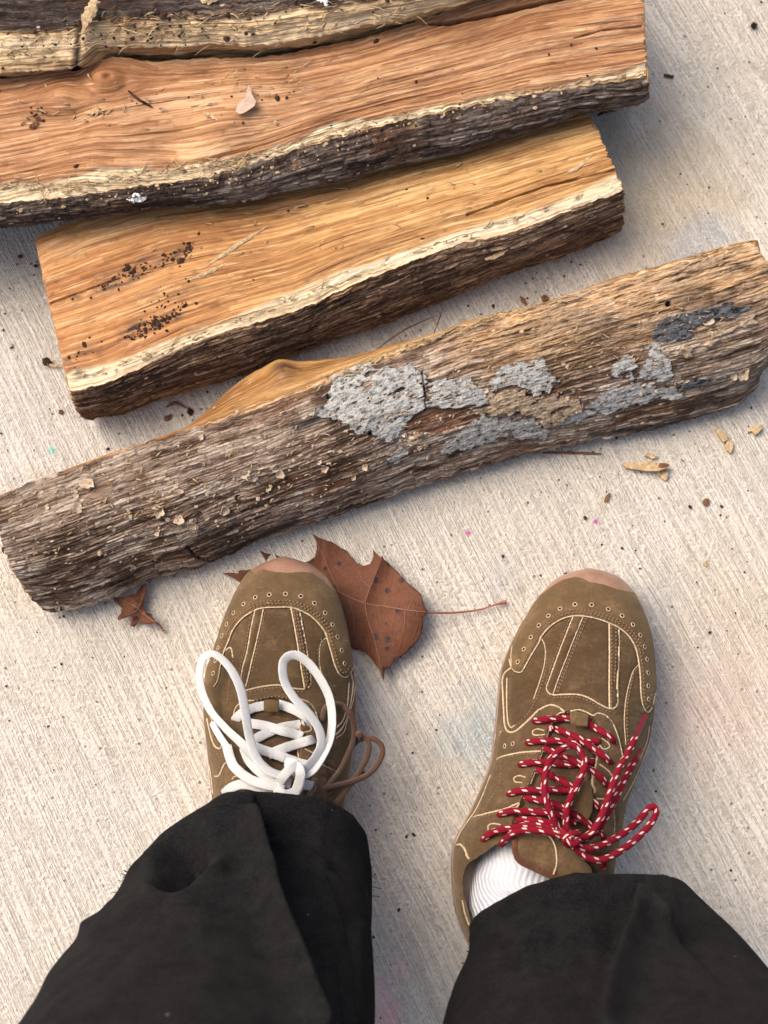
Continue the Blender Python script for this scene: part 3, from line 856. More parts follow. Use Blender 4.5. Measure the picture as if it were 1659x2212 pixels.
def shape3(U, Vv, seg, px, py, G):
    bk = (seg == 1)[None, :]; wood = (seg == 0)[None, :]
    d = bark_relief(U, Vv, 35, .95) - .0012 + .0030 * fbm(U * 9, Vv * 16, 38, 3)
    q_ = fbm(U * 14, Vv * 75, 39, 3) * 4
    d = d + .0005 * (np.floor(q_) + sstep(.4, .6, q_ - np.floor(q_)))
    nx = px + 15 * fbm(U * 70, Vv * 120, 80, 5); ny = py + 12 * fbm(U * 70, Vv * 120, 84, 5)
    ex = []; md = 0
    near = np.zeros(U.shape)
    cc = 10
    for c, polys, h in ((3, LICH, .0007), (4, CHAR, .0009), (5, TAN, .0022)):
        pits = fbm(U * 150, Vv * 300, 90 + c, 3)
        pit2 = fbm(U * 45, Vv * 130, 97 + c, 4)
        for q in polys:
            ins = inpoly(nx, ny, q); sd = dline(nx, ny, list(q) + [q[0]]) * np.where(ins, 1, -1)
            m = (sd + 9 * pits + 7 * pit2 > 0) & bk
            if c < 5: near = np.maximum(near, (.75 * np.exp(-(dline(nx, ny, list(q) + [q[0]]) / 7) ** 2) * (.5 + pit2)))
            m &= (pits > (-.42 if c < 5 else -.6)) & (pit2 > -.38)
            d = np.where(m, .35 * d + h + (.0007 if c < 5 else .0011) * pits, d)
            ex.append((cc, m)); cc += 1
    rust = np.zeros(U.shape, bool)
    for q in RUST: rust |= inpoly(nx, ny, q)
    d = d - .0012 * (rust & bk)
    # stripped pale upper right
    edge = np.abs(py - np.interp(px, [-14, 330, 700, 1000, 1330, 1668], [1076, 950, 822, 698, 601, 508]))
    sap = sstep(850, 1150, px) * np.exp(-(np.maximum(edge - 30, 0) / 110) ** 2) * (.72 + .9 * fbm(U * 22, Vv * 60, 55, 3))
    sap = np.maximum(sap, .95 * sstep(380, 520, px) * (1 - sstep(4, 11, edge + 5 * fbm(U * 60, Vv * 10, 57, 3))))
    sap = np.clip(sap, 0, 1) * bk
    dark = .95 * near
    for pts, w, k in [([(640, 918), (700, 900)], 14, .8), ([(470, 1195), (560, 1160), (640, 1125)], 9, .9), ([(1280, 940), (1400, 925), (1480, 900)], 9, .8), ([(0, 1065), (60, 1045)], 12, .7),
                      ([(1480, 640), (1560, 660)], 20, .4), ([(1530, 850), (1640, 800)], 22, .6), ([(700, 860), (720, 870)], 20, .8), ([(1100, 720), (1300, 690)], 24, .3), ([(440, 1150), (520, 1135)], 8, .6)]:
        dark = np.maximum(dark, k * np.exp(-(dline(px, py, pts) / w) ** 2))
    for hx, hy in [(1444, 655), (711, 856), (516, 1080), (800, 935)]:      # beetle holes
        r = np.hypot(px - hx, py - hy)
        d = d - .006 * (r < 5.5)
        dark = np.maximum(dark, 1.0 * (r < 6.5))
    # transverse crack in the crust
    ck = dline(px, py, [(912, 800), (918, 840), (920, 885)])
    d = d - .004 * (ck < 2.2)
    ck = dline(px, py, [(405, 1185), (425, 1205), (462, 1215)]); d = d - .004 * (ck < 3) * bk
    g = np.where(wood, grain(U, Vv, [(U.flat[np.argmin((px - 612) ** 2 + (py - 800) ** 2)], Vv.flat[np.argmin((px - 612) ** 2 + (py - 800) ** 2)], .012, .85)]), Vv)
    dw = wood_relief(U, g, 95, .7) + .005 * np.exp(-(((px - 612) / 26) ** 2 + ((py - 803) / 20) ** 2))
    d = np.where(wood, dw, d)
    dark = np.where(wood, .9 * np.exp(-(((px - 614) / 22) ** 2 + ((py - 803) / 16) ** 2)), dark)
    return d, np.stack([U, g, 0 * U], -1), dict(sap=sap, dark=dark, extra=ex, rust=np.maximum(1.0 * (rust & bk), .8 * bk * sstep(.25, .5, fbm(U * 14, Vv * 50, 61, 4))))

log3, bvh3 = build_log(dict(name='round_log', seed=3, seeds=(95, 35), woodseg=[0], bow=(0, 1, .013, .007), rails=[K3, A3, Cc3, D3, E3],
    strips=[(60, (0, 0, .004)), (300, (0, -.012, .023)), (12, (0, 0, 0)), (12, (0, 0, 0)), (12, (0, 0, 0))], shape=shape3, classes=[0, 1, 1, 2, 2],
    label='weathered grey-brown barked log with grey lichen crust, lying nearest the shoes',
    parts={0: ('split_face', 'heart3', None), 1: ('bark', 'bark_grey', None), 2: ('underside', 'heart3', None),
           **{10 + i: ('lichen_crust', 'lichen', None) for i in range(len(LICH))},
           **{10 + len(LICH) + i: ('charred_crust', 'char', None) for i in range(len(CHAR))},
           **{10 + len(LICH) + len(CHAR) + i: ('bark_flake', 'tanbark', None) for i in range(len(TAN))}}))

# --- pale rotten log at the top left
A0 = rail([(-460, -190, .105), (0, -215, .105), (600, -260, .105), (1250, -340, .105)], NU, 3, 4, 15)
R0 = rail([(-460, 70, .125), (0, 48, .125), (300, 40, .127), (600, 18, .127), (900, -25, .125), (1250, -80, .12)], NU, 6, 12, 16)
N0 = rail([(-460, 184, .110), (0, 160, .110), (165, 148, .110), (205, 108, .110), (330, 98, .112), (450, 96, .112), (520, 104, .112), (600, 94, .112), (750, 66, .112), (905, 34, .112), (1100, -14, .11), (1250, -60, .11)], NU, 2, 6, 17)
M0 = off(A1, .006, .086)
D0 = off(A1, .010, .003); E0 = off(A0, 0, .003)

def shape0(U, Vv, seg, px, py, G):
    d = wood_relief(U, Vv, 101, 1.1) + .0016 * fbm(U * 80, Vv * 110, 104, 4) + .0025 * fbm(U * 28, Vv * 40, 107, 3)
    m = (seg <= 2)[None, :]
    bl = np.interp(px, [-460, 0, 150, 300, 600, 900, 1250], [60, 70, 62, 40, 22, -12, -70]) + 22 * fbm(U * 22, Vv * 60, 111, 4)
    topd = 1 - sstep(-10, 14, py - bl)
    d = d + .0018 * topd * fbm(U * 60, Vv * 160, 114, 3)
    sap = np.clip(1.0 - topd * 1.0, 0, 1) * (1.0 + .5 * fbm(U * 18, Vv * 90, 117, 3))
    sap = np.where((seg == 2)[None, :], .15, sap)
    dark = np.clip(topd * (.95 + .9 * fbm(U * 20, Vv * 70, 119, 3)), 0, 1)
    for pts, w, k in [([(165, 150), (168, 90), (175, 60)], 6, .9), ([(0, 160), (120, 156)], 5, .7), ([(30, 48), (70, 40)], 14, 1)]:
        dark = np.maximum(dark, k * np.exp(-(dline(px, py, pts) / w) ** 2))
    d = d - .004 * np.exp(-(dline(px, py, [(165, 155), (170, 110), (172, 60)]) / 6) ** 2)
    bkm = (topd > .5) & (seg <= 1)[None, :]
    d = d + np.where(bkm, .0012 + .6 * bark_relief(U, Vv, 133, 1.3), 0)
    return d, np.stack([U, Vv, 0 * U], -1), dict(sap=np.clip(sap, 0, 1), dark=np.where(bkm, .35 * dark, np.where(m, dark, 0)), extra=[(5, bkm)])

log0, bvh0 = build_log(dict(name='rotten_log', seed=4, seeds=(101, 133), woodseg=[0, 1, 2], rails=[A0, R0, N0, M0, D0, E0],
    strips=[(120, (0, 0, .008)), (110, (0, 0, .003)), (30, (0, 0, 0)), (10, (0, 0, 0)), (10, (0, 0, 0)), (10, (0, 0, 0))], shape=shape0, classes=[0, 0, 0, 2, 2, 2],
    label='pale crumbling weathered log behind the reddish one, cut off by the photo edge', parts={0: ('weathered_face', 'rotten', None), 2: ('underside', 'heart3', None), 5: ('bark', 'bark_dark', None)}))

# ------------------------------------------------------------------ frayed fibres along the logs
def fibres(name, parent, bvh, line, n, mat, L=(.004, .016), spread=8, seed=0, r=.00035, up=.0012, ang=.5, ax=(1, .18)):
    rr = random.Random(seed); mb = MB()
    a = np.array(line, float)
    for _ in range(n):
        t = rr.random() * (len(a) - 1); i = int(t); f = t - i
        x, y = a[i] * (1 - f) + a[i + 1] * f
        h = hit(bvh, x + rr.gauss(0, spread), y + rr.gauss(0, spread * .6))
        if h[0] is None: continue
        b = math.atan2(ax[1], ax[0]) + rr.gauss(0, ang) + (math.pi if rr.random() < .5 else 0)
        l = rr.uniform(*L)
        dr = np.array([math.cos(b), math.sin(b), rr.uniform(-.1, .35)])
        s = np.linspace(0, 1, 5)[:, None]
        p = np.array(h[0]) + np.array([0, 0, .0003]) + dr * l * s + np.array([rr.gauss(0, 1), rr.gauss(0, 1), 0]) * l * .25 * s ** 2 + np.array([0, 0, up]) * np.sin(s * 3.1)
        V, F, G = tube(p, r * rr.uniform(.6, 1.6) * np.array([1, 1, .9, .7, .25]), 4, flat=.6)
        mb.add(V, F, rr.random())
    o = mb.build(name, mat, parent)
    if o: o['kind'] = 'stuff'
    return o
fibres('loose_fibres', log1, bvh1, [(0, 400), (150, 410), (300, 380), (450, 360), (520, 355)], 170, MT['chip'], L=(.002, .010), spread=9, r=.0003, seed=1)
fibres('loose_fibres', log1, bvh1, [(500, 350), (620, 322), (900, 245), (1390, 160)], 120, MT['chip'], L=(.002, .006), spread=6, seed=2, ang=.25)
fibres('loose_fibres', log1, bvh1, [(30, 220), (250, 240), (480, 200), (700, 160)], 60, MT['chip'], L=(.003, .010), spread=40, seed=3)
fibres('loose_fibres', log2, bvh2, [(180, 820), (450, 720), (830, 570), (1330, 400)], 90, MT['chip'], L=(.002, .008), spread=6, seed=4, ax=(1, .42), ang=.3)
fibres('loose_fibres', log2, bvh2, [(250, 560), (600, 480), (1100, 380)], 40, MT['chip'], L=(.003, .009), spread=60, seed=5, ax=(1, .35), ang=.3)
fibres('loose_fibres', log3, bvh3, [(100, 1150), (500, 1000), (1000, 850), (1600, 650)], 260, MT['chip'], L=(.0015, .006), spread=75, seed=6, ax=(1, .4), ang=.5)
fibres('loose_fibres', log3, bvh3, [(700, 825), (900, 745), (1100, 680), (1600, 540)], 110, MT['chip'], L=(.003, .012), spread=7, seed=7, ax=(1, .35), ang=.25)
fibres('loose_fibres', log0, bvh0, [(0, 110), (300, 70), (600, 60), (900, 10)], 240, MT['chip'], L=(.003, .012), spread=30, seed=8)

# crumbly dirt and grains lying on the logs
def crumb_geo(rr, s):
    th = np.linspace(0, 2 * np.pi, 5, endpoint=False) + rr.random()
    ring = np.stack([np.cos(th) * rr.uniform(.6, 1.2), np.sin(th) * rr.uniform(.5, 1), np.zeros(5)], -1) * np.array([[rr.uniform(.7, 1.2)] for _ in range(5)])
    V = np.vstack([ring, [[0, 0, .55]], [[0, 0, -.3]]]) * s
    a = rr.random() * 6.28; c, sn = math.cos(a), math.sin(a)
    V = V @ np.array([[c, sn, 0], [-sn, c, 0], [0, 0, 1]])
    F = [[5, i, (i + 1) % 5] for i in range(5)] + [[6, (i + 1) % 5, i] for i in range(5)]
    return V, np.array(F)

def crumbs(name, parent, surf, pts, mat, size=(.0006, .0016), seed=0):
    """pts: list of (px, py, n, sx, sy, angle)"""
    rr = random.Random(seed); mb = MB()
    for px, py, n, sx, sy, an in pts:
        for _ in range(n):
            a, b = rr.gauss(0, sx), rr.gauss(0, sy)
            x = px + a * math.cos(an) + b * math.sin(an); y = py - a * math.sin(an) + b * math.cos(an)
            if surf is None: q = P(x, y, 0)
            else:
                h = hit(surf, x, y)
                if h[0] is None: continue
                q = np.array(h[0])
            s = rr.uniform(*size) * (1 if rr.random() < .85 else 1.8)
            V, F = crumb_geo(rr, s)
            mb.add(V + q + np.array([0, 0, s * .2]), F, rr.random())
    o = mb.build(name, mat, parent, smooth=False)
    if o: o['kind'] = 'stuff'
    return o
crumbs('dirt_crumbs', log2, bvh2, [(290, 590, 60, 60, 10, .45), (350, 692, 90, 26, 7, .4), (310, 720, 25, 22, 8, .4), (180, 755, 14, 25, 12, .3), (400, 545, 30, 20, 10, .5), (340, 660, 25, 40, 20, .3), (700, 560, 8, 200, 60, .3)], MT['crumb'], seed=11)
crumbs('bark_grit', log1, bvh1, [(300, 425, 60, 200, 12, .15), (800, 290, 60, 250, 14, .25), (80, 245, 16, 10, 14, 0), (400, 200, 16, 260, 60, .1), (1000, 130, 12, 200, 50, .1)], MT['crumb'], seed=12)
crumbs('pale_grit', log1, bvh1, [(300, 415, 70, 220, 12, .15), (800, 300, 60, 250, 14, .25), (400, 240, 30, 260, 80, .1)], MT['chip'], (.0005, .0012), seed=13)
crumbs('pale_grit', log3, bvh3, [(300, 1120, 160, 220, 70, .35), (800, 980, 120, 260, 60, .35), (1300, 780, 70, 200, 80, .35)], MT['fungus'], (.0005, .0014), seed=14)
crumbs('dark_grit', log0, bvh0, [(300, 60, 120, 280, 30, .1)], MT['crumb'], (.0006, .002), seed=15)

# cup-shaped fungus flakes on the round log
def cup_mesh(name, seed, k=1.0):
    th = np.linspace(0, 2 * np.pi, 15); r = np.linspace(0, 1, 6)
    R, T = np.meshgrid(r, th, indexing='ij')
    edge = 1 + .5 * pn(np.cos(T) * 1.3 + 5, np.sin(T) * 1.3, seed) + .05 * np.cos(T * 3 + seed)
    X = R * np.cos(T) * edge; Y = R * np.sin(T) * edge * .72
    Z = .42 * R ** 2.2 * (1 + .4 * np.cos(T + seed)) * k
    V = np.stack([X, Y, Z], -1)
    Vb = V - np.array([0, 0, .12])
    n = V.shape[0] * V.shape[1]
    F = grid_faces(*R.shape).reshape(-1, 4)
    rim = np.arange((6 - 1) * 15, 6 * 15)
    side = np.stack([rim[:-1], rim[:-1] + n, rim[1:] + n, rim[1:]], -1)
    return raw_mesh(name, np.vstack([V.reshape(-1, 3), Vb.reshape(-1, 3)]), np.vstack([F, F[:, ::-1] + n, side]))
cups = [cup_mesh('fungus_flake', s) for s in range(5)]
cp = CL([(570, 345, 26), (490, 385, 17), (505, 505, 21), (1040, 530, 24), (1175, 580, 21), (1255, 612, 22), (1290, 210, 22), (1610, 290, 20), (1175, 395, 13), (320, 500, 13), (225, 395, 9), (365, 392, 8), (500, 420, 12),
         (685, 797, 8), (375, 1152, 11), (740, 640, 9), (1030, 665, 13), (1320, 40, 12), (870, 880, 13), (945, 72, 8)]) \
    + C1([(90, 30, 18), (105, 1, 12), (300, -70, 20), (640, -330, 16)]) + CB([(245, 830, 14), (1400, 405, 26), (1550, 630, 30), (1510, 640, 18), (-310, 1000, 13), (-250, 980, 12), (-190, 960, 10)]) \
    + [(545, 1032, 24), (605, 1025, 22), (640, 1088, 14), (790, 1010, 18), (765, 1030, 14), (700, 1015, 16), (580, 1060, 14), (690, 1000, 13), (440, 1005, 13), (380, 1050, 11)]
for i, (x, y, s) in enumerate(cp):
    h = hit(bvh3, x, y)
    if h[0] is None: continue
    s = s * (.5 if i < 24 else .42)
    o = bpy.data.objects.new('fungus_flake', cups[i % 5])
    if not cups[i % 5].materials: cups[i % 5].materials.append(MT['fungus'])
    COL.objects.link(o); o.parent = log3; o.matrix_parent_inverse = Matrix.Translation(-world_loc(log3))
    o.location = h[0] + h[1] * (.0004 if h[1].z > 0 else -.0004)
    nrm = h[1] if h[1].z > 0 else -h[1]
    rnd = random.Random(i)
    q = (nrm + Vector((rnd.gauss(0, .25), rnd.gauss(0, .25), 0))).to_track_quat('Z', 'Y')
    from mathutils import Quaternion
    o.rotation_mode = 'QUATERNION'
    o.rotation_quaternion = q @ Quaternion((0, 0, 1), rnd.random() * 6.28)
    k = s * .3307 / 1000 * 1.15
    o.scale = (k, k, k * rnd.uniform(.7, 1.4))

# ------------------------------------------------------------------ shoes
def shoe_grid(st, ysmall, toe_y, heel_y, zs0=.026):
    """st rows: (py, xl, xr, ztop, xridge, p, zs); returns grid (ny, nt, 3)"""
    a = np.array(st, float)
    ny, nt = 470, 330
    q = np.linspace(0, 1, ny)
    q = .5 - .5 * np.cos(np.pi * (q * .94 + .0))         # dense at toe
    q = q / q[-1]
    y = toe_y + (heel_y - toe_y) * q
    def I(k):
        # sqrt-spaced interpolation near the toe and heel so that the outline is round there
        f = lambda v: np.where(v < toe_y + 90, np.sqrt(np.maximum(v - toe_y, 0) * 90), v - toe_y)
        g = lambda v: np.where(v > heel_y - 90, (heel_y - toe_y) - np.sqrt(np.maximum(heel_y - v, 0) * 90), f(v))
        return np.interp(g(y), g(a[:, 0]), a[:, k])
    def smooth(v, n=9):
        e = np.r_[np.full(n, v[0]), v, np.full(n, v[-1])]
        k = np.hanning(2 * n + 1); k /= k.sum()
        r = np.convolve(e, k, 'valid'); w = np.clip(np.arange(ny) / 12., 0, 1) * np.clip(np.arange(ny)[::-1] / 12., 0, 1)
        return r * w + v * (1 - w)
    xl, xr, zt, xc, pp, zs = [smooth(I(k)) for k in range(1, 7)]
    Lw = P(xl, y, zs); Rw = P(xr, y, zs); Tw = P(xc, y, zs)
    yw = .5 * (Lw[:, 1] + Rw[:, 1])
    phi = np.linspace(-np.pi / 2, np.pi / 2, nt)
    t = np.sin(phi) * .5 + phi / np.pi
    t = np.sign(t) * np.abs(t) ** .92
    t = t[None, :]
    pr = pp[:, None]
    prof = (1 - np.abs(t) ** pr) ** (1 / 1.75)
    cx = ((Tw[:, 0] - Lw[:, 0]) / (Rw[:, 0] - Lw[:, 0] + 1e-9))[:, None]
    s = (t + 1) / 2
    s = s + (cx - .5) * (4 * s * (1 - s))
    X = Lw[:, 0:1] * (1 - s) + Rw[:, 0:1] * s
    Z = zs[:, None] + (zt - zs)[:, None] * prof
    Y = yw[:, None] + 0 * X
    return np.stack([X, Y, Z], -1), y, (Lw, Rw, zs)

def stitch_row(bvh, pts, sp=8.0, L=4.5, r=.00042, lift=.0004):
    """dashes along a picture polyline lying on the shoe"""
    a = np.array([q[:2] for q in pts], float)
    s = np.r_[0, np.cumsum(np.linalg.norm(np.diff(a, axis=0), axis=1))]
    out = []
    k = 0.0
    while k + L < s[-1]:
        seg = []
        for q in (k, k + L * .5, k + L):
            x = np.interp(q, s, a[:, 0]); y = np.interp(q, s, a[:, 1])
            h = hit(bvh, x, y)
            if h[0] is None: seg = None; break
            seg.append(h[0])
        if seg:
            seg = np.array(seg); seg[1, 2] += lift; seg[:, 2] += lift * .3
            out.append(seg)
        k += sp
    return out

def lace_path(bvh, pts, n=None, default=.0035):
    """pts (px, py[, h]) : h = height above the shoe, or ('z', absolute)"""
    ctrl = []
    last = None
    for q in pts:
        h = q[2] if len(q) > 2 else default
        if isinstance(h, tuple): z = h[1]
        else:
            r = hit(bvh, q[0], q[1])
            z = (r[0].z if r[0] is not None else (last if last is not None else .05)) + h
            last = z - h
        ctrl.append((q[0], q[1], z))
    c = np.array(ctrl)
    W = P(c[:, 0], c[:, 1], c[:, 2])
    L = np.linalg.norm(np.diff(W, axis=0), axis=1).sum()
    return spline(W, n or max(10, int(L / .0012)))

def edges(bvh, lines, r=.00065, seed=0):
    """cream raw leather edge following picture polylines on the shoe"""
    out = []
    for i, ln in enumerate(lines):
        rad = r
        if isinstance(ln, tuple): ln, rad = ln
        s = spline([q[:2] for q in ln], max(8, int(sum(math.dist(a[:2], b[:2]) for a, b in zip(ln[:-1], ln[1:])) / 3)))
        pts = []
        for x, y in s:
            h = hit(bvh, x, y)
            if h[0] is None:
                if len(pts) > 4: out.append((np.array(pts), dict(r=rad * .88 * (1 + .6 * fbm(np.arange(len(pts)) * .7, np.zeros(len(pts)), i + seed, 2)))))
                pts = []; continue
            if pts and np.linalg.norm(np.array(h[0]) - pts[-1]) > .008:
                if len(pts) > 4: out.append((np.array(pts), dict(r=rad * .88 * (1 + .6 * fbm(np.arange(len(pts)) * .7, np.zeros(len(pts)), i + seed, 2)))))
                pts = []
            pts.append(np.array(h[0]) + np.array([0, 0, rad * .25]))
        if len(pts) > 4: out.append((np.array(pts), dict(r=rad * .88 * (1 + .6 * fbm(np.arange(len(pts)) * .7, np.zeros(len(pts)), i + seed, 2)))))
    return out

person = empty('person', (0.02, -.30, 0))
tag(person, 'person standing in wide black trousers and tan suede shoes, seen from above', 'person')

def build_shoe(side, st, toe_y, heel_y, bumper, cap, stripes, throat, eyestay, opening, lines, stitches, holes, shoe_label, seed):
    G, y, (Lw, Rw, zs) = shoe_grid(st, 0, toe_y, heel_y)
    ny, nt = G.shape[:2]
    N = gnormals(G, False)
    if N[ny // 2, nt // 2, 2] < 0: N = -N
    # neat normals at the collapsed toe
    px, py = proj(G)
    j1 = 1.3 * fbm(px / 9, py / 9, seed, 2)
    X, Y = px + j1, py + j1
    inb = (py < np.interp(px, [q[0] for q in bumper], [q[1] for q in bumper])) & (py < toe_y + 140)
    incap = inpoly(X, Y, cap) & ~inb
    instr = np.zeros_like(inb)
    for q in stripes: instr |= inpoly(X, Y, q)
    inthr = inpoly(X, Y, throat)
    ineye = inpoly(X, Y, eyestay) & ~inthr & ~incap
    inopen = inpoly(px, py, opening) if opening else np.zeros_like(inb)
    soft = .0006 * fbm(px / 60, py / 60, seed + 3, 3)
    edge_w = sstep(0, .12, 1 - np.abs(np.linspace(-1, 1, nt)))[None, :]
    d = soft + .0014 * inb + .0016 * incap + .0012 * instr + .0015 * ineye - .0035 * inthr
    d = d * np.maximum(edge_w, .25)
    gd = np.full(px.shape, 1e9)
    for ln in lines:
        ln = ln[0] if isinstance(ln, tuple) else ln
        gd = np.minimum(gd, dline(px, py, ln))
    d = d - .0009 * np.exp(-(gd / 4.5) ** 2) * edge_w
    d = d + .0007 * fbm(px / 26, py / 11, seed + 9, 3) * edge_w * sstep(toe_y + 180, toe_y + 300, py)
    for ln, w, a in (((toe_y + 210, 30), 16, .0009), ((toe_y + 250, -20), 13, .0007)):
        pass
    G2 = G + N * d[..., None]
    G2[inopen, 2] = np.minimum(G2[inopen, 2], .052)
    cls = np.zeros((ny, nt), int)
    cls[ineye] = 2; cls[incap] = 1; cls[instr & ~incap] = 5; cls[inthr] = 3; cls[inb] = 4; cls[inopen] = 6
    rear = py > np.interp(px, [q[0] for q in st_split[side]], [q[1] for q in st_split[side]])
    cls[(cls == 0) & rear] = 7
    c4 = np.stack([cls[:-1, :-1], cls[1:, :-1], cls[:-1, 1:], cls[1:, 1:]], -1)
    cf = cls[:-1, :-1].copy()
    o6 = (c4 == 6)
    cf[o6.any(-1) & ~o6.all(-1)] = 8
    F = grid_faces(ny, nt).reshape(-1, 4); Vf = G2.reshape(-1, 3); cf = cf.ravel()
    shoe = empty('shoe', (0, 0, 0), None)
    c = Vf.mean(0); shoe.location = (c[0], c[1], 0)
    shoe.parent = person; shoe.matrix_parent_inverse = Matrix.Translation(-person.location)
    shoe['label'] = shoe_label
    for k, nm, mt in ((0, 'vamp', 'suede_d'), (1, 'toe_cap', 'suede'), (2, 'eyestay', 'suede_m'), (3, 'tongue', 'suede_t'), (4, 'toe_bumper', 'gum'), (5, 'vamp_stripe', 'suede_d'),
                      (6, 'insole', 'lining'), (7, 'quarter', 'suede_m'), (8, 'collar_lining', 'lining')):
        sub_mesh(nm, Vf, F, cf == k, {}, MT[mt], shoe)
    # sole: closed outline swept from the ground to the upper's edge
    zl = zs
    out = np.vstack([np.c_[Lw[:, :2], zl], np.c_[Rw[::-1, :2], zl[::-1]]])
    cen = out.mean(0)
    dd = np.gradient(out[:, :2], axis=0)
    nn = np.stack([-dd[:, 1], dd[:, 0]], -1); nn /= np.linalg.norm(nn, axis=1, keepdims=True) + 1e-9
    if ((out[:, :2] - cen[:2]) * nn).sum() < 0: nn = -nn
    k = np.hanning(15); k /= k.sum()
    nn = np.stack([np.convolve(np.r_[nn[-7:, i], nn[:, i], nn[:7, i]], k, 'valid') for i in (0, 1)], -1)
    rings = []
    for zf, o_ in ((0, -.008), (.001 / .026, -.0035), (.006 / .026, .0004), (.012 / .026, .0012), (.018 / .026, .0003), (.022 / .026, .0013), (.95, .0012), (1.06, .0004), (1.08, -.003)):
        rr_ = out.copy(); rr_[:, :2] += nn * (o_ - .0008); rr_[:, 2] = np.maximum(zl[list(range(ny)) + list(range(ny))[::-1]] * zf, .0009)
        rings.append(rr_)
    S = np.stack(rings, 0); nr, nk = S.shape[:2]
    Fs = grid_faces(nr, nk, True).reshape(-1, 4)
    Vs = S.reshape(-1, 3)
    # bottom strip between left and right outline
    bot = np.stack([np.arange(ny - 1), np.arange(1, ny), nk - 2 - np.arange(ny - 1), nk - 1 - np.arange(ny - 1)], -1)
    link('sole', raw_mesh('sole', Vs, np.vstack([Fs, bot])), MT['gum'], shoe)
    T = np.vstack([F[:, [0, 1, 2]], F[:, [0, 2, 3]]])
    bvh = BVHTree.FromPolygons([tuple(v) for v in Vf.tolist()], T.tolist())
    ed = edges(bvh, lines, seed=seed)
    for e_ in ed: tube_obj('raw_edge', [e_], MT['edge'], shoe, ns=6)
    mb = MB()
    for ln in stitches:
        kw = {}
        if isinstance(ln, tuple): ln, kw = ln
        for s in stitch_row(bvh, ln, **kw):
            V, Fk, g = tube(s, .00048, 5, flat=.8); mb.add(V, Fk, 0)
    o = mb.build('stitching', MT['stitch'], shoe)
    if o: o['kind'] = 'stuff'
    # punched holes: dark pit with a cream rim
    hm = None
    for hx, hy in holes:
        h = hit(bvh, hx, hy)
        if h[0] is None: continue
        if hm is None:
            mbh = MB()
            th = np.linspace(0, 2 * np.pi, 12, endpoint=False)
            ring = np.stack([np.cos(th), np.sin(th), 0 * th], -1) * .00135
            p = np.vstack([ring, ring[:1]])
            V, Fk, g = tube(p, .00036, 5, caps=False); mbh.add(V, Fk, 0)
            rim_me = raw_mesh('hole_rim', np.vstack(mbh.v), mbh.f[0]); rim_me.materials.append(MT['edge'])
            dv = np.vstack([ring * .92 + [0, 0, .0002], [[0, 0, .0002]]])
            df = np.array([[12, i, (i + 1) % 12] for i in range(12)])
            hm = raw_mesh('perforation', dv, df); hm.materials.append(MT['hole'])
        n_ = h[1] if h[1].z > 0 else -h[1]
        for me, nm in ((hm, 'perforation'), (rim_me, 'hole_rim')):
            o = bpy.data.objects.new(nm, me); COL.objects.link(o); o.parent = shoe
            o.matrix_parent_inverse = Matrix.Translation(-world_loc(shoe))
            o.location = h[0] + n_ * .00012
            o.rotation_mode = 'QUATERNION'; o.rotation_quaternion = n_.to_track_quat('Z', 'Y')
    return shoe, bvh

# where the darker vamp ends and the tan quarter begins
st_split = {'L': C1([(0, 1180), (350, 1100), (450, 1120), (900, 1130), (1200, 1000)]),
            'R': C2([(300, 1120), (500, 1200), (700, 1060), (850, 1000), (1190, 1070), (1300, 1200), (1500, 1200)])}

# ---- left shoe (white lace)
zsL = .026
stL = [(1213, 612, 618, .030, 615, 2.2, .018), (1217, 590, 642, .034, 615, 2.2, .019), (1226, 562, 672, .039, 616, 2.2, .021), (1250, 530, 708, .047, 618, 2.3, .024),
       (1300, 500, 735, .055, 615, 2.4, .027), (1350, 480, 748, .059, 612, 2.4, .028), (1400, 463, 757, .062, 610, 2.4, .028), (1450, 446, 764, .066, 606, 2.3, .028),
       (1500, 439, 769, .072, 604, 2.2, .028), (1550, 440, 768, .079, 604, 2.1, .028), (1600, 446, 764, .086, 604, 2.0, .029), (1650, 451, 757, .092, 604, 2.0, .030),
       (1700, 456, 748, .097, 604, 2.0, .032), (1780, 464, 736, .100, 602, 2.3, .036), (1860, 474, 728, .096, 602, 3, .040), (1960, 490, 718, .088, 603, 3.4, .040), (2030, 530, 690, .080, 606, 3.4, .04), (2068, 606, 612, .06, 609, 3, .04)]
capL_edge = C1([(235, 1085), (262, 1040), (280, 940), (300, 860), (330, 790), (360, 715), (420, 640), (500, 588), (560, 570), (650, 566), (740, 568), (830, 600), (900, 650), (960, 725), (982, 790), (1003, 860), (1022, 930), (1050, 995), (1092, 1025), (1125, 1000), (1150, 950)])
capL = [(300, 1200)] + [(capL_edge[0][0] - 60, capL_edge[0][1])] + capL_edge + [(850, capL_edge[-1][1]), (850, 1100), (300, 1100)]
sL1o = C1([(505, 588), (480, 700), (455, 850), (425, 960), (410, 1050)]); sL1i = C1([(560, 572), (535, 700), (500, 850), (470, 980), (445, 1085)])
sL2i = C1([(740, 570), (765, 700), (790, 850), (810, 980), (830, 1098)]); sL2o = C1([(795, 585), (820, 720), (845, 860), (862, 980), (868, 1060), (852, 1092)])
throatL = C1([(470, 1210), (520, 1185), (620, 1160), (720, 1175), (780, 1230), (800, 1330), (800, 1600), (800, 1900), (460, 1900), (450, 1600), (440, 1400), (440, 1290)])
eyeL = C1([(330, 1400), (400, 1210), (450, 1150), (620, 1120), (760, 1140), (850, 1180), (920, 1280), (960, 1450), (960, 2000), (300, 2000)])
holesL = C1([(265, 832), (290, 752), (320, 677), (365, 603), (430, 545), (507, 501), (598, 484), (704, 479), (804, 494), (893, 540), (962, 603), (1010, 680), (1042, 760), (1070, 848), (1088, 934), (246, 915), (232, 998)])
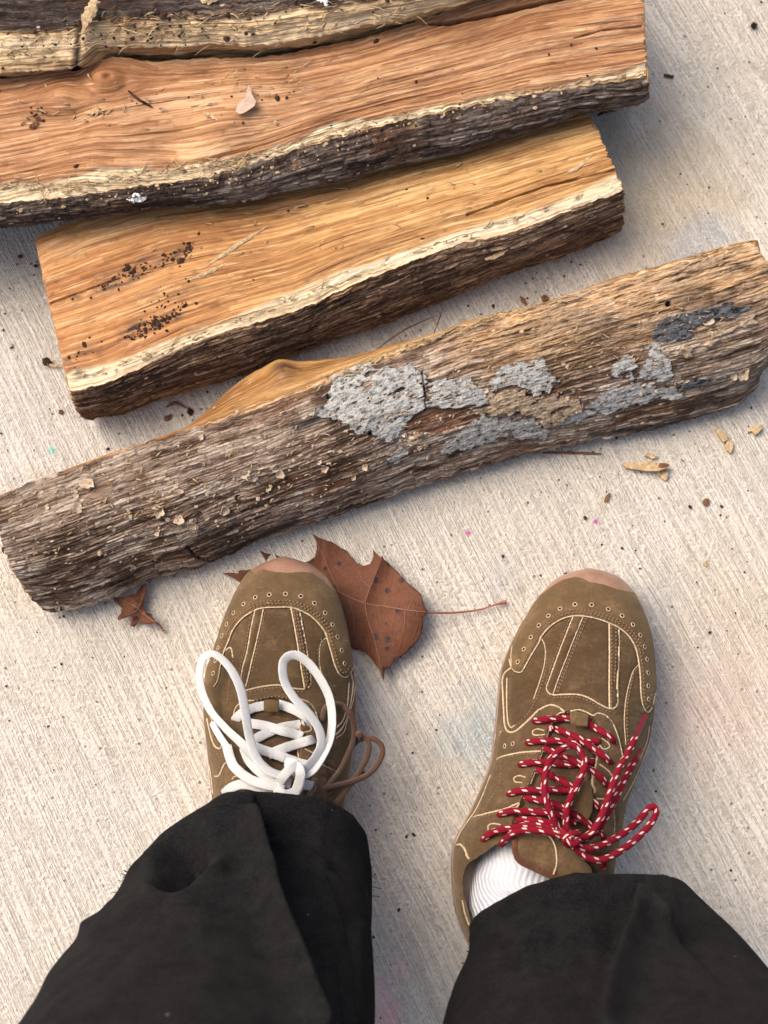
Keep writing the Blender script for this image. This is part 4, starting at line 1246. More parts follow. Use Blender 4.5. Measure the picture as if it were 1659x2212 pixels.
linesL = [(capL_edge, .0006), (sL1o, .0006), (sL1i, .0006), (sL2i, .0006), (sL2o, .0007),
          (C1([(445, 1110), (500, 1095), (580, 1080), (660, 1074), (700, 1085), (770, 1097), (830, 1102)]), .0006),
          C1([(300, 860), (345, 830), (362, 900)]), (C1([(970, 765), (935, 800), (925, 880), (930, 960), (950, 1040)]), .0004),
          (C1([(1130, 1000), (1145, 1070), (1130, 1180), (1105, 1290), (1070, 1360), (1030, 1400)]), .0007), (C1([(1118, 1060), (1108, 1200), (1080, 1300), (1040, 1350)]), .0006),
          (C1([(1160, 1000), (1150, 1150), (1110, 1290), (1085, 1380), (1035, 1420)]), .0005),
          (C1([(360, 1290), (380, 1220), (430, 1180), (500, 1175)]), .0005), (C1([(800, 1165), (860, 1190), (900, 1250), (920, 1320)]), .0006),
          (C1([(190, 1290), (215, 1400), (240, 1470), (275, 1490), (290, 1465)]), .0007), (C1([(205, 1240), (240, 1370), (270, 1440), (290, 1440)]), .0005),
          (C1([(240, 1670), (270, 1665), (300, 1600), (330, 1570)]), .0007), (C1([(355, 1690), (375, 1670), (430, 1680), (435, 1710)]), .0005),
          (C1([(795, 1300), (800, 1420), (785, 1500), (795, 1570)]), .0006), (C1([(800, 1320), (860, 1340), (870, 1370), (820, 1385)]), .0005), (C1([(830, 1490), (900, 1530), (940, 1590), (1040, 1640)]), .0005),
          (C1([(165, 1240), (185, 1500), (215, 1650), (230, 1790)]), .0006)]
def para(line, k, n=60):
    """a line parallel to a picture polyline at k px"""
    s = spline([q[:2] for q in line], n); t = np.gradient(s, axis=0); t /= np.linalg.norm(t, axis=1, keepdims=True)
    return list(map(tuple, s + np.stack([-t[:, 1], t[:, 0]], -1) * k))
stL_rows = [para(capL_edge[2:], -8), para(capL_edge[3:15], -13.5), para(sL1o, 5), para(sL1i, -5), para(sL2i, -5), para(sL2o, 6), para(linesL[5][0], 6), C1([(470, 1190), (560, 1160), (650, 1145), (760, 1175)]),
            C1([(350, 840), (362, 920), (350, 1000)]), C1([(940, 770), (915, 860), (925, 950)]), C1([(325, 1200), (340, 1050), (350, 980)]), C1([(240, 1500), (280, 1560), (275, 1700)])]
shoeL, bvhL = build_shoe('L', stL, 1213, 2068, C1([(380, 250), (450, 320), (480, 345), (520, 345), (560, 330), (640, 345), (730, 350), (800, 345), (870, 350), (930, 390), (1000, 455), (1030, 475), (1060, 400)]),
                         capL, [sL1o + sL1i[::-1], sL2i + sL2o[::-1]], throatL, eyeL, None, linesL, stL_rows, holesL, 'tan suede shoe tied with white laces, a brown lace hanging at its side', 200)

# ---- right shoe (red lace)
stR = [(1238, 1262, 1270, .029, 1266, 2.2, .018), (1242, 1232, 1306, .034, 1268, 2.2, .019), (1250, 1210, 1330, .038, 1272, 2.2, .021), (1262, 1190, 1349, .042, 1275, 2.3, .023),
       (1312, 1147, 1386, .052, 1275, 2.4, .027), (1345, 1128, 1397, .057, 1272, 2.4, .028), (1394, 1104, 1409, .061, 1266, 2.4, .028), (1444, 1084, 1415, .064, 1260, 2.3, .028),
       (1494, 1079, 1416, .069, 1254, 2.2, .028), (1543, 1075, 1412, .076, 1248, 2.1, .028), (1593, 1070, 1404, .083, 1240, 2.0, .028), (1642, 1064, 1392, .089, 1232, 2.0, .029),
       (1674, 1053, 1378, .093, 1224, 2.1, .030), (1723, 1032, 1357, .095, 1212, 2.3, .032), (1766, 1012, 1342, .094, 1196, 2.6, .036), (1806, 988, 1334, .091, 1184, 3.2, .042), (1832, 981, 1331, .088, 1176, 3.8, .046), (1872, 978, 1328, .085, 1166, 4.2, .05),
       (1922, 981, 1318, .084, 1156, 4.4, .05), (1971, 988, 1300, .083, 1146, 4.4, .05), (2010, 1000, 1278, .083, 1140, 4.2, .05), (2060, 1024, 1238, .083, 1132, 4, .05), (2105, 1124, 1132, .07, 1128, 3.4, .05)]
capR_edge = C2([(505, 740), (520, 790), (545, 818), (578, 825), (602, 800), (640, 730), (700, 630), (715, 592), (780, 520), (860, 473), (930, 457), (1000, 459), (1080, 475), (1160, 503), (1230, 538), (1290, 592), (1330, 660), (1350, 740), (1363, 850), (1366, 950), (1378, 1035), (1410, 1085), (1440, 1050), (1460, 960)])
capR = [(1040, 1200), (1040, capR_edge[0][1])] + capR_edge + [(1500, capR_edge[-1][1]), (1500, 1100), (1040, 1100)]
sR1o = C2([(922, 465), (880, 570), (830, 700), (780, 840), (750, 925), (765, 960), (790, 972)]); sR1i = C2([(990, 460), (940, 580), (880, 730), (830, 860), (792, 968)])
sR2i = C2([(1160, 508), (1162, 700), (1160, 900), (1162, 1058)]); sR2o = C2([(1222, 535), (1222, 700), (1212, 900), (1214, 1020), (1192, 1058), (1164, 1060)])
throatR = C3([(900, 85), (960, 78), (1060, 130), (1100, 220), (1080, 400), (1050, 560), (1060, 640), (1040, 780), (1040, 900), (1040, 1100), (560, 1000), (530, 880), (530, 800), (570, 700), (640, 560), (700, 400), (740, 290), (780, 170), (840, 105)])
eyeR = C2([(410, 1400), (470, 1210), (510, 1215), (560, 1200), (620, 1150), (700, 1070), (770, 1040), (820, 1050), (870, 1080), (1050, 1105), (1080, 1092), (1140, 1110), (1190, 1170), (1222, 1260), (1245, 1350), (1260, 1500), (1250, 2000), (400, 2000), (300, 1800)])
openR = C3([(480, 930), (440, 950), (330, 1020), (250, 1070), (212, 1130), (200, 1200), (215, 1300), (250, 1430), (300, 1560), (420, 1700), (600, 1770), (800, 1720), (960, 1560), (1060, 1380), (1090, 1200), (1040, 1080), (820, 920), (640, 900)])
holesR = C2([(563, 757), (602, 674), (648, 596), (700, 519), (762, 456), (838, 410), (936, 382), (1044, 385), (1153, 413), (1243, 456), (1314, 514), (1362, 582), (1390, 658), (1405, 740), (1412, 828), (1413, 914), (1416, 1000), (478, 1305), (530, 1292), (448, 1225)]) + C3([(478, 312)])
linesR = [(capR_edge, .0006), (sR1o, .0006), (sR1i, .0005), (sR2i, .0007), (sR2o, .0008),
          (C2([(792, 975), (850, 970), (950, 970), (1020, 990), (1090, 1030), (1140, 1055), (1190, 1070)]), .0006),
          (C2([(520, 795), (478, 830), (462, 880), (465, 960), (470, 1060), (478, 1170), (498, 1212), (535, 1215), (575, 1190), (640, 1130), (700, 1072), (770, 1040), (820, 1050), (868, 1082)]), .0008),
          (C2([(492, 860), (490, 1000), (496, 1130), (515, 1185), (545, 1170)]), .0006), (C2([(715, 600), (738, 650), (742, 720), (730, 800), (700, 900), (665, 1000)]), .0004),
          (C2([(1355, 772), (1315, 820), (1285, 920), (1265, 1030), (1258, 1150), (1268, 1300)]), .0004),
          (C2([(905, 1080), (960, 1070), (1010, 1085), (1055, 1108), (1085, 1092), (1140, 1110), (1185, 1165), (1218, 1250), (1240, 1340), (1246, 1400)]), .0006),
          (C2([(525, 650), (518, 720), (520, 790)]), .0005),
          (C3([(425, 400), (440, 388), (500, 370), (600, 352), (715, 345)]), .0007), (C3([(270, 775), (400, 742), (480, 722), (570, 685), (555, 715)]), .0007),
          (C3([(735, 210), (690, 200), (660, 215), (665, 238), (700, 240), (740, 236)]), .0005), (C3([(612, 515), (570, 505), (538, 520), (545, 545), (590, 550)]), .0005), (C3([(450, 825), (400, 818), (370, 830), (370, 860)]), .0005),
          (C3([(150, 965), (185, 955), (215, 985), (232, 1030), (245, 1050)]), .0009), (C3([(150, 965), (135, 1040), (140, 1200), (160, 1350), (180, 1480)]), .0008),
          (C3([(200, 1320), (222, 1420), (250, 1490)]), .0007), (C3([(1440, 170), (1425, 270), (1380, 400), (1320, 540), (1250, 665)]), .0007), (C3([(1420, 180), (1405, 280), (1360, 400)]), .0006),
          (C3([(1110, 260), (1150, 290), (1160, 320), (1120, 330), (1085, 290)]), .0006), (C3([(1090, 310), (1075, 420), (1050, 540), (1065, 600), (1060, 620)]), .0009), (C3([(1095, 430), (1150, 470), (1180, 510)]), .0006),
          (C3([(870, 88), (830, 100), (795, 140), (770, 200), (740, 300), (705, 400), (645, 560)]), .0005), (C3([(385, 500), (330, 640), (280, 740), (190, 870), (155, 950)]), .0005),
          (C3([(1075, 655), (1150, 660)]), .0007), (C3([(1180, 690), (1195, 800), (1190, 900)]), .0004), (C2([(418, 1230), (405, 1330), (395, 1400)]), .0005)]
stR_rows = [para(capR_edge[4:], -7), para(capR_edge[7:18], -13), para(sR1o[:5], 5), para(sR1i, -5), para(sR1i, -9), para(sR2i, -5), para(sR2o[:3], 6), para(linesR[5][0], 6), C2([(740, 640), (755, 720), (745, 820), (720, 900), (690, 990), (640, 1080), (580, 1150), (540, 1180)]),
            C2([(1320, 830), (1298, 930), (1278, 1040), (1275, 1180), (1285, 1300)]), C3([(450, 410), (455, 480), (440, 570), (390, 650), (330, 745), (310, 770)]), C3([(500, 385), (600, 366), (700, 362)]), C3([(300, 785), (420, 752), (560, 712)]),
            C3([(765, 215), (725, 320), (690, 420), (630, 560), (560, 700)]), C2([(860, 1090), (930, 1085)]), C3([(230, 860), (200, 900), (190, 940)]), C3([(1090, 320), (1110, 300), (1150, 330)])]
shoeR, bvhR = build_shoe('R', stR, 1238, 2105, C2([(480, 760), (560, 560), (590, 500), (680, 360), (780, 280), (860, 230), (940, 210), (990, 222), (1030, 245), (1120, 260), (1200, 290), (1310, 310), (1400, 480)]),
                         capR, [sR1o + sR1i[::-1], sR2i + sR2o[::-1]], throatR, eyeR, openR, linesR, stR_rows, holesR, 'tan suede shoe with red white-flecked laces and a white sock showing', 300)

# thick patches following a picture polygon
def patch(name, poly, zf, th, mat, parent, step=4.0, puff=.0):
    poly = [tuple(q[:2]) for q in poly]
    n = len(poly)
    a = np.array(poly)
    x0, y0 = a.min(0); x1, y1 = a.max(0)
    gx_, gy_ = np.meshgrid(np.arange(x0, x1, step), np.arange(y0, y1, step))
    gx_ = gx_ + ((np.arange(gx_.shape[0]) % 2) * step / 2)[:, None]
    gx_, gy_ = gx_.ravel(), gy_.ravel()
    dd = dline(gx_, gy_, poly + [poly[0]])
    ins = inpoly(gx_, gy_, poly) & (dd > step * .5)
    pts = [Vector(p) for p in poly] + [Vector(p) for p in zip(gx_[ins], gy_[ins])]
    vs, es, fs, *_ = delaunay_2d_cdt(pts, [], [list(range(n))], 1, 1e-4)
    v = np.array([tuple(q) for q in vs])
    F = np.array([f for f in fs if len(f) == 3])
    dd = dline(v[:, 0], v[:, 1], poly + [poly[0]])
    z = zf(v[:, 0], v[:, 1]) + puff * (1 - np.exp(-dd / 10))
    top = P(v[:, 0], v[:, 1], z); bot = top.copy(); bot[:, 2] -= th
    k = len(v)
    ed = {}
    for f in F:
        for i in range(3):
            e = (f[i], f[(i + 1) % 3]); 
            if (e[1], e[0]) in ed: del ed[(e[1], e[0])]
            else: ed[e] = 1
    S = []
    for (i, j) in ed: S += [[i, j + k, j], [i, i + k, j + k]]
    nrm = np.cross(top[F[0][1]] - top[F[0][0]], top[F[0][2]] - top[F[0][0]])
    F2 = np.vstack([F, F[:, ::-1] + k, np.array(S)])
    if nrm[2] < 0: F2 = F2[:, ::-1]
    return link(name, raw_mesh(name, np.vstack([top, bot]), F2), mat, parent), v, top

# tongue top of the right shoe
tong = C3([(556, 905), (585, 888), (650, 884), (760, 892), (850, 930), (950, 1010), (1040, 1100), (1062, 1190), (980, 1210), (870, 1192), (760, 1142), (660, 1096), (600, 1068), (570, 1040), (552, 985)])
ztR = lambda x, y: .098 + .00010 * (y - 1800) - .0000006 * (x - 1190) ** 2
patch('tongue_top', tong, ztR, .005, MT['suede_m'], shoeR, 4, .004)
ed = [P(np.array([q[0] for q in s]), np.array([q[1] for q in s]), ztR(np.array([q[0] for q in s]), np.array([q[1] for q in s])) - .0004) for s in [spline([(x, y) for x, y in C3([(552, 905), (550, 985), (568, 1042), (600, 1070), (660, 1098), (760, 1145), (870, 1194), (960, 1206)])], 80)]]
tube_obj('tongue_binding', [(ed[0], dict(r=.0026))], MT['tongue_edge'], shoeR, ns=10, flat=.8, lump=.1)
tube_obj('raw_edge', [(P(*np.array(spline(C3([(762, 892), (800, 950), (815, 1020), (815, 1090), (795, 1150)]), 50)).T, ztR(*np.array(spline(C3([(762, 892), (800, 950), (815, 1020), (815, 1090), (795, 1150)]), 50)).T) + .0040), dict(r=.0005))], MT['edge'], shoeR, ns=6)
# lace keeper loops and the webbing loop
zl = lambda bvh, h: (lambda x, y: np.array([((lambda r: r[0].z if r[0] is not None else .08)(hit(bvh, a, b))) for a, b in zip(np.ravel(x), np.ravel(y))]) + h)
patch('lace_keeper', C2([(905, 1082), (940, 1078), (1022, 1100), (1020, 1182), (960, 1178), (905, 1155)]), lambda x, y: .0855 - .00001 * (x - 1250) ** 2 * .1, .0015, MT['suede'], shoeR, 3, .002)
patch('lace_keeper', C1([(562, 1172), (610, 1168), (662, 1180), (660, 1250), (610, 1250), (562, 1245)]), lambda x, y: .083 + 0 * x, .0015, MT['suede'], shoeL, 3, .002)
patch('webbing_tab', C3([(965, 600), (985, 530), (1030, 540), (1055, 640), (1050, 740), (1020, 800), (960, 740), (905, 730), (930, 640)]), lambda x, y: .1015 + 0 * x, .0015, MT['suede_d'], shoeR, 3, .0015)
def lp(b, pts, **k): return lace_path(b, pts, **k)
tube_obj('white_tape', [(lp(bvhR, C3([(930, 730), (928, 680), (955, 660), (970, 620), (962, 580)]), default=.008), dict(r=.0013))], MT['white_lace'], shoeR, ns=8, flat=.4)

# ---- laces
RR = .00225
red = []
Z = lambda v: ('z', v)
def R_(pts, **k): return lace_path(bvhR, C3(pts), **k)
for pts in [[(668, 152, -.003), (690, 145, .003), (760, 136), (850, 132), (915, 130, .004)], [(1010, 155, .004), (1060, 190), (1120, 222), (1175, 262, .003), (1190, 292, -.003)],
            [(772, 190, .0035), (800, 200), (870, 222, .006), (960, 262, .0085), (1050, 325, .008), (1130, 382, .0045), (1172, 425, -.002)],
            [(625, 292, -.003), (645, 285, .003), (720, 278), (850, 278, .0055), (980, 285, .005), (1095, 278, .003)],
            [(735, 325, .003), (800, 355, .005), (900, 395, .007), (1000, 445, .008), (1080, 495, .006), (1130, 545, .003), (1150, 575, -.002)],
            [(580, 438, -.003), (600, 428, .003), (660, 420), (760, 420, .005), (900, 432, .0045), (1060, 412, .0045)],
            [(690, 465, .003), (780, 505, .006), (870, 552, .008), (930, 590, .006), (1000, 640, .005), (1060, 680, .005), (1100, 715, .003)],
            [(505, 632, -.003), (530, 615, .003), (600, 602), (720, 600, .005), (880, 600, .005), (960, 620, .005)],
            [(612, 650, .003), (700, 665, .006), (800, 692, .007), (900, 742, .008), (1000, 800, .007), (1090, 870, .004), (1140, 925, -.001)],
            [(440, 768, -.003), (470, 748, .003), (540, 735), (640, 740, .005), (760, 748, .006), (870, 775, .006), (940, 820, .007)],
            [(555, 800, .003), (600, 792, .005), (680, 798, .007), (770, 815, .009), (840, 850, .012), (885, 900, .014)],
            [(335, 930, -.003), (365, 895, .003), (420, 868, .0045), (520, 848, .006), (640, 830, .009), (760, 842, .012), (850, 885, .015), (900, 930, .016)],
            [(455, 955, Z(.086)), (490, 915, Z(.095)), (550, 875, Z(.102)), (640, 860, Z(.107)), (740, 868, Z(.110)), (840, 892, Z(.112)), (910, 935, Z(.113))],
            [(850, 905, .014), (820, 840, .016), (775, 740, .019), (742, 630, .021), (738, 520, .022), (770, 415, .022), (830, 345, .021), (900, 308, .020), (950, 318, .020), (985, 370, .019), (1000, 430, .019), (980, 500, .018), (930, 600, .017), (890, 700, .016), (878, 790, .015), (885, 870, .015), (910, 925, .016)],
            [(890, 925, .015), (960, 922, .020), (1040, 880, .022), (1095, 800, .022), (1130, 720, .021), (1170, 600, .019), (1220, 465, .017), (1275, 370, .016), (1330, 255, .014)],
            [(920, 960, .016), (1010, 915, .016), (1090, 850, .017), (1150, 750, .017), (1200, 650, .016), (1245, 560, .014), (1290, 470, .013), (1330, 400, .012)],
            [(895, 930, Z(.112)), (950, 965, Z(.114)), (1030, 980, Z(.112)), (1120, 955, Z(.106)), (1230, 895, Z(.099)), (1330, 820, Z(.093)), (1400, 740, Z(.09)), (1440, 708, Z(.089)), (1465, 722, Z(.089)), (1455, 775, Z(.09)), (1405, 850, Z(.093)), (1310, 940, Z(.098)), (1210, 1010, Z(.103)), (1110, 1055, Z(.108)), (1020, 1040, Z(.111)), (950, 985, Z(.113)), (905, 945, Z(.114))],
            [(850, 860, Z(.116)), (880, 900, Z(.120)), (920, 950, Z(.121)), (960, 930, Z(.118))], [(960, 880, Z(.117)), (905, 890, Z(.121)), (870, 930, Z(.119)), (900, 960, Z(.115))],
            [(1125, 1050, Z(.098)), (1122, 1085, Z(.094)), (1115, 1098, Z(.092))]]:
    red.append((R_(pts), dict(r=RR)))
tube_obj('shoelace', red, MT['red_lace'], shoeR, ns=12, lump=.06)['label'] = 'dark red round shoelace with white flecks'
tube_obj('aglet', [(R_([(1330, 255, .014), (1362, 190, .013), (1398, 108, .012)]), dict(r=.0016))], MT['aglet_r'], shoeR, ns=10)
tube_obj('aglet', [(R_([(1330, 400, .012), (1350, 370, .011), (1368, 338, .010)]), dict(r=.0016))], MT['aglet_r'], shoeR, ns=10)

W_ = lambda pts, **k: lace_path(bvhL, C1(pts), **k)
WR = .0031
wh = []
def up_tilt(dx, dy, dz): return np.array([dx, dy, dz], float)
for pts, up in [
    ([(368, 1315, -.003), (385, 1290, .002), (430, 1252, .003), (500, 1222, .0035), (570, 1208, .004)], (0, 0, 1)),
    ([(655, 1200, .004), (700, 1212, .004), (780, 1245, .0045), (850, 1290, .004), (890, 1340, -.001)], (0, 0, 1)),
    ([(470, 1325, .0035), (560, 1338, .0055), (680, 1372, .007), (770, 1395, .005), (815, 1412, .001)], (0, 0, 1)),
    ([(830, 1325, .001), (780, 1335, .0035), (680, 1352, .0045), (580, 1388, .0045), (485, 1440, .004)], (0, 0, 1)),
    ([(892, 1425, -.001), (860, 1435, .0035), (770, 1462, .0055), (680, 1492, .006), (590, 1530, .006)], (0, 0, 1)),
    ([(480, 1470, .004), (560, 1500, .005), (660, 1535, .0055), (780, 1580, .006), (850, 1600, .004)], (0, 0, 1)),
    # left bow loop
    ([(715, 1660, .016), (640, 1655, .018), (560, 1610, .021), (505, 1530, .023), (470, 1420, .024), (445, 1280, .025), (415, 1120, .027), (365, 1000, .029), (300, 915, .030), (235, 872, .030), (180, 885, .029), (150, 940, .028), (142, 1030, .027), (165, 1140, .026), (220, 1250, .024), (310, 1355, .022), (410, 1450, .020), (500, 1545, .018), (600, 1640, .016), (700, 1690, .015)], 'L'),
    # right bow loop
    ([(745, 1650, .016), (820, 1625, .018), (890, 1560, .019), (935, 1470, .020), (925, 1370, .020), (860, 1265, .020), (770, 1170, .021), (705, 1070, .023), (685, 980, .025), (695, 915, .026), (740, 880, .027), (800, 890, .027), (870, 950, .027), (940, 1050, .026), (990, 1160, .025), (1008, 1290, .024), (995, 1420, .023), (950, 1530, .021), (880, 1630, .019), (790, 1675, .016)], 'L'),
    # tails
    ([(320, 1470, .012), (345, 1560, .013), (380, 1620, .014), (470, 1690, .014), (580, 1725, .014), (700, 1745, .014)], (0, 0, 1)),
    ([(430, 1480, .014), (470, 1570, .015), (550, 1650, .015), (650, 1700, .014), (740, 1720, .013)], (0, 0, 1)),
    ([(300, 1790, .002), (350, 1745, .003), (430, 1722, .005), (560, 1745, .008), (700, 1770, .009)], (0, 0, 1)),
    ([(700, 1580, .016), (760, 1590, .022), (800, 1640, .023), (790, 1720, .020), (760, 1790, .014)], (0, 0, 1)),
    ([(660, 1720, .013), (690, 1670, .022), (740, 1620, .025), (800, 1590, .020)], (0, 0, 1)),
    ([(640, 1750, .014), (700, 1790, .016), (780, 1760, .016), (800, 1690, .015)], (0, 0, 1)),
    ([(780, 1720, .010), (830, 1725, .008), (900, 1740, .003)], (0, 0, 1))]:
    p = W_(pts)
    if isinstance(up, str):
        t = np.gradient(p, axis=0); sd = np.stack([t[:, 1], -t[:, 0], 0 * t[:, 0]], -1); sd /= np.linalg.norm(sd, axis=1, keepdims=True) + 1e-9
        u_ = sd * .55 + np.array([0, 0, .85])
        wh.append((p, dict(r=WR * 1.05, up=u_, flat=.2)))
    else: wh.append((p, dict(r=WR, up=np.array(up, float), flat=.19)))
tube_obj('shoelace', wh, MT['white_lace'], shoeL, ns=14, lump=.05)['label'] = 'flat white shoelace tied in a loose bow'
tube_obj('aglet', [(W_([(228, 1325, .010), (270, 1400, .0115), (322, 1478, .012)]), dict(r=.0022, flat=.7))], MT['aglet_w'], shoeL, ns=10)
br = []
for pts in [[(1020, 1196, .003), (1075, 1206, .006), (1125, 1260, Z(.060)), (1150, 1330, Z(.058)), (1150, 1420, Z(.058)), (1120, 1510, Z(.062)), (1060, 1630, Z(.068)), (980, 1730, Z(.076)), (890, 1830, Z(.082))],
            [(1040, 1205, .002), (1000, 1200, .004), (960, 1230, .003), (942, 1310, .002)],
            [(1172, 1385, Z(.055)), (1215, 1405, Z(.058)), (1248, 1460, Z(.059)), (1235, 1550, Z(.060)), (1180, 1650, Z(.062)), (1110, 1750, Z(.066)), (1030, 1850, Z(.07))],
            [(1150, 1460, Z(.050)), (1190, 1425, Z(.055)), (1260, 1420, Z(.058)), (1315, 1450, Z(.058)), (1338, 1500, Z(.058)), (1318, 1570, Z(.058)), (1265, 1640, Z(.06)), (1180, 1690, Z(.064)), (1080, 1720, Z(.070)), (960, 1745, Z(.078)), (860, 1760, Z(.086))],
            [(1215, 1640, Z(.056)), (1150, 1690, Z(.058)), (1040, 1740, Z(.066)), (940, 1800, Z(.075)), (880, 1850, Z(.08))],
            [(895, 1690, .003), (880, 1750, .004), (850, 1820, .004)], [(1165, 1380, Z(.05)), (1185, 1400, Z(.062)), (1200, 1430, Z(.05))]]:
    br.append((W_(pts), dict(r=.00185)))
tube_obj('shoelace', br, MT['brown_lace'], shoeL, ns=10, lump=.06)['label'] = 'loose brown round shoelace hanging on the outer side'

# ------------------------------------------------------------------ socks
def sock(path, radii, name='sock'):
    p = spline(path, 90); r = np.interp(np.linspace(0, 1, 90), np.linspace(0, 1, len(radii)), radii)
    V, F, g = tube(p, r, 48, flat=.92, up=np.array([0, 1.0, .6]), lump=.02)
    g = g.copy()
    o = link(name, raw_mesh(name, V, tri_of(F), {'guv': g}), MT['sock'], person)
    return o
sock([tuple(P(1205, 1735, .050)), tuple(P(1170, 1800, .052)), tuple(P(1152, 1880, .050)), tuple(P(1150, 1975, .052)), tuple(P(1200, 2110, .08)), tuple(P(1230, 2230, .12))], [.030, .036, .041, .039, .030, .024])
sock([tuple(P(604, 1700, .050)), tuple(P(604, 1780, .055)), tuple(P(604, 1860, .064)), tuple(P(602, 1980, .09)), tuple(P(600, 2110, .12))], [.026, .030, .030, .028, .026])

# ------------------------------------------------------------------ trousers
def leg(rings, folds, seed, name, sq=.4):
    """rings: (z_front, z_back, xc, yc, rx, ryf, ryb)"""
    a = np.array(rings, float)
    n, m = 420, 420
    s = spline(a, n)
    th = np.linspace(0, 2 * np.pi, m, endpoint=False)
    c, sn = np.cos(th)[None], np.sin(th)[None]
    col = lambda k: s[:, k:k + 1]
    e = 1.0
    hem = 1 - sstep(0, .16, np.linspace(0, 1, n))[:, None]
    e = 1 - hem * sq * sstep(-.2, .5, c) + .4 * (1 - sstep(.03, .42, np.linspace(0, 1, n)))[:, None] * sstep(.1, -.5, c) * np.maximum(sn, 0) ** .3
    cx = np.sign(c) * np.abs(c) ** e; sy = np.sign(sn) * np.abs(sn) ** e
    X = col(2) + col(4) * cx
    Y = col(3) + np.where(sn > 0, col(5), col(6)) * sy
    w = (sn + 1) / 2
    Zz = col(1) * (1 - w) + col(0) * w
    G = np.stack([X, Y, Zz], -1)
    N = gnormals(G, True)
    cen = np.stack([col(2) + 0 * c, col(3) + 0 * c, Zz], -1)
    if ((G - cen) * N).sum() < 0: N = -N
    px, py = proj(G)
    vis = np.clip(sn * 1.5 + .6, 0, 1) * (Zz < .75)
    vis = vis * sstep(.0, .02, Zz * 0 + 1)
    d = .0026 * fbm(c * 2.0 + 0 * X, Zz * 7 + sn * 1.5, seed, 3)
    for fo in folds:
        if len(fo) == 5:       # cliff: one side of the line lies deeper and rises back gently
            pts, sh, dec, amp, side = fo
            a_ = spline(pts, 40); best = np.full(px.shape, 1e9); sg = np.zeros(px.shape)
            for p_, q_ in zip(a_[:-1], a_[1:]):
                ex, ey = q_ - p_
                t_ = np.clip(((px - p_[0]) * ex + (py - p_[1]) * ey) / (ex * ex + ey * ey), 0, 1)
                dx_, dy_ = px - p_[0] - t_ * ex, py - p_[1] - t_ * ey
                dd_ = np.hypot(dx_, dy_); cr_ = ex * dy_ - ey * dx_
                u_ = dd_ < best; best = np.where(u_, dd_, best); sg = np.where(u_, np.sign(cr_), sg)
            sd_ = best * sg * side
            d = d - amp * sstep(-sh * .5, sh, sd_) * np.exp(-np.maximum(sd_, 0) / dec) * vis * sstep(0, .03, np.linspace(0, 1, n))[:, None]
            continue
        pts, wd, amp = fo
        dd = dline(px, py, pts)
        d = d + amp * np.exp(-(dd / wd) ** 2) * vis * sstep(0, .05, np.linspace(0, 1, n))[:, None]
    G2 = G + N * d[..., None]
    # inside of the hem
    q = np.linspace(0, 1, 14)[::-1]
    ins = []
    for k in q:
        i = int(k * 30)
        ins.append(G2[i] - N[i] * .0022 * min(1, (1 - k) * 0 + 1))
    lip = G2[0] - N[0] * .0010; lip[:, 2] -= .0008
    full = np.concatenate([np.stack(ins), lip[None], G2], 0)
    full[..., 2] = np.maximum(full[..., 2], .003)
    nf = full.shape[0]
    me = raw_mesh(name, full.reshape(-1, 3), grid_faces(nf, m, True).reshape(-1, 4))
    return link(name, me, MT['trouser'], person), G2

legL, GL = leg([(.118, .030, -.086, -.262, .078, .062, .075), (.128, .045, -.086, -.264, .079, .062, .078), (.150, .08, -.088, -.279, .082, .060, .080), (.19, .14, -.091, -.302, .088, .062, .080),
                (.26, .23, -.095, -.330, .093, .060, .080), (.36, .34, -.098, -.365, .094, .066, .082), (.50, .49, -.104, -.41, .092, .075, .085), (.70, .70, -.118, -.46, .102, .085, .10), (.90, .90, -.112, -.52, .108, .095, .12)],
               [([(335, 1860), (350, 1810), (410, 1775), (480, 1760), (545, 1775)], 24, .009), ([(555, 1810), (572, 1860), (590, 1960), (640, 2100), (690, 2230)], 30, .016),
                ([(405, 1858), (375, 1888)], 30, -.050), ([(330, 1925), (400, 1905), (470, 1880)], 20, .005), ([(560, 1768), (578, 1860), (596, 1960), (640, 2100), (690, 2240)], 16, 110, .026, -1), ([(330, 1850), (400, 1780), (480, 1752), (560, 1752), (640, 1775), (720, 1850)], 14, 60, .008, -1), ([(570, 1760), (640, 1775), (720, 1840)], 14, .004),
                ([(200, 2010), (330, 1960), (450, 1930), (560, 1920)], 24, .005), ([(110, 2100), (300, 2010), (420, 1990)], 50, .003), ([(720, 1970), (740, 2210)], 10, .002), ([(790, 2000), (800, 2200)], 14, .003)], 400, 'trouser_leg')
legR, GR = leg([(.114, .030, .122, -.283, .069, .035, .070), (.125, .045, .124, -.287, .072, .036, .075), (.150, .08, .128, -.298, .080, .036, .080), (.19, .14, .129, -.318, .093, .046, .082),
                (.26, .23, .130, -.345, .104, .056, .082), (.36, .34, .132, -.375, .110, .062, .084), (.50, .49, .144, -.41, .10, .070, .088), (.70, .70, .135, -.47, .104, .085, .10), (.90, .90, .115, -.52, .108, .095, .12)],
               [([(1130, 2045), (1185, 2010), (1250, 1985), (1320, 1966), (1370, 1964), (1410, 1978), (1440, 2005)], 24, .014), ([(1362, 2010), (1335, 2080), (1315, 2150), (1305, 2212)], 34, .012),
                ([(1365, 1990), (1335, 2080), (1315, 2150), (1300, 2240)], 22, 130, .026, 1), ([(1120, 2055), (1185, 2012), (1250, 1987), (1320, 1966), (1370, 1962), (1410, 1976), (1445, 2010)], 12, 50, .010, -1), ([(1450, 1900), (1460, 1960), (1470, 2010)], 12, .003)], 420, 'trouser_leg', .55)

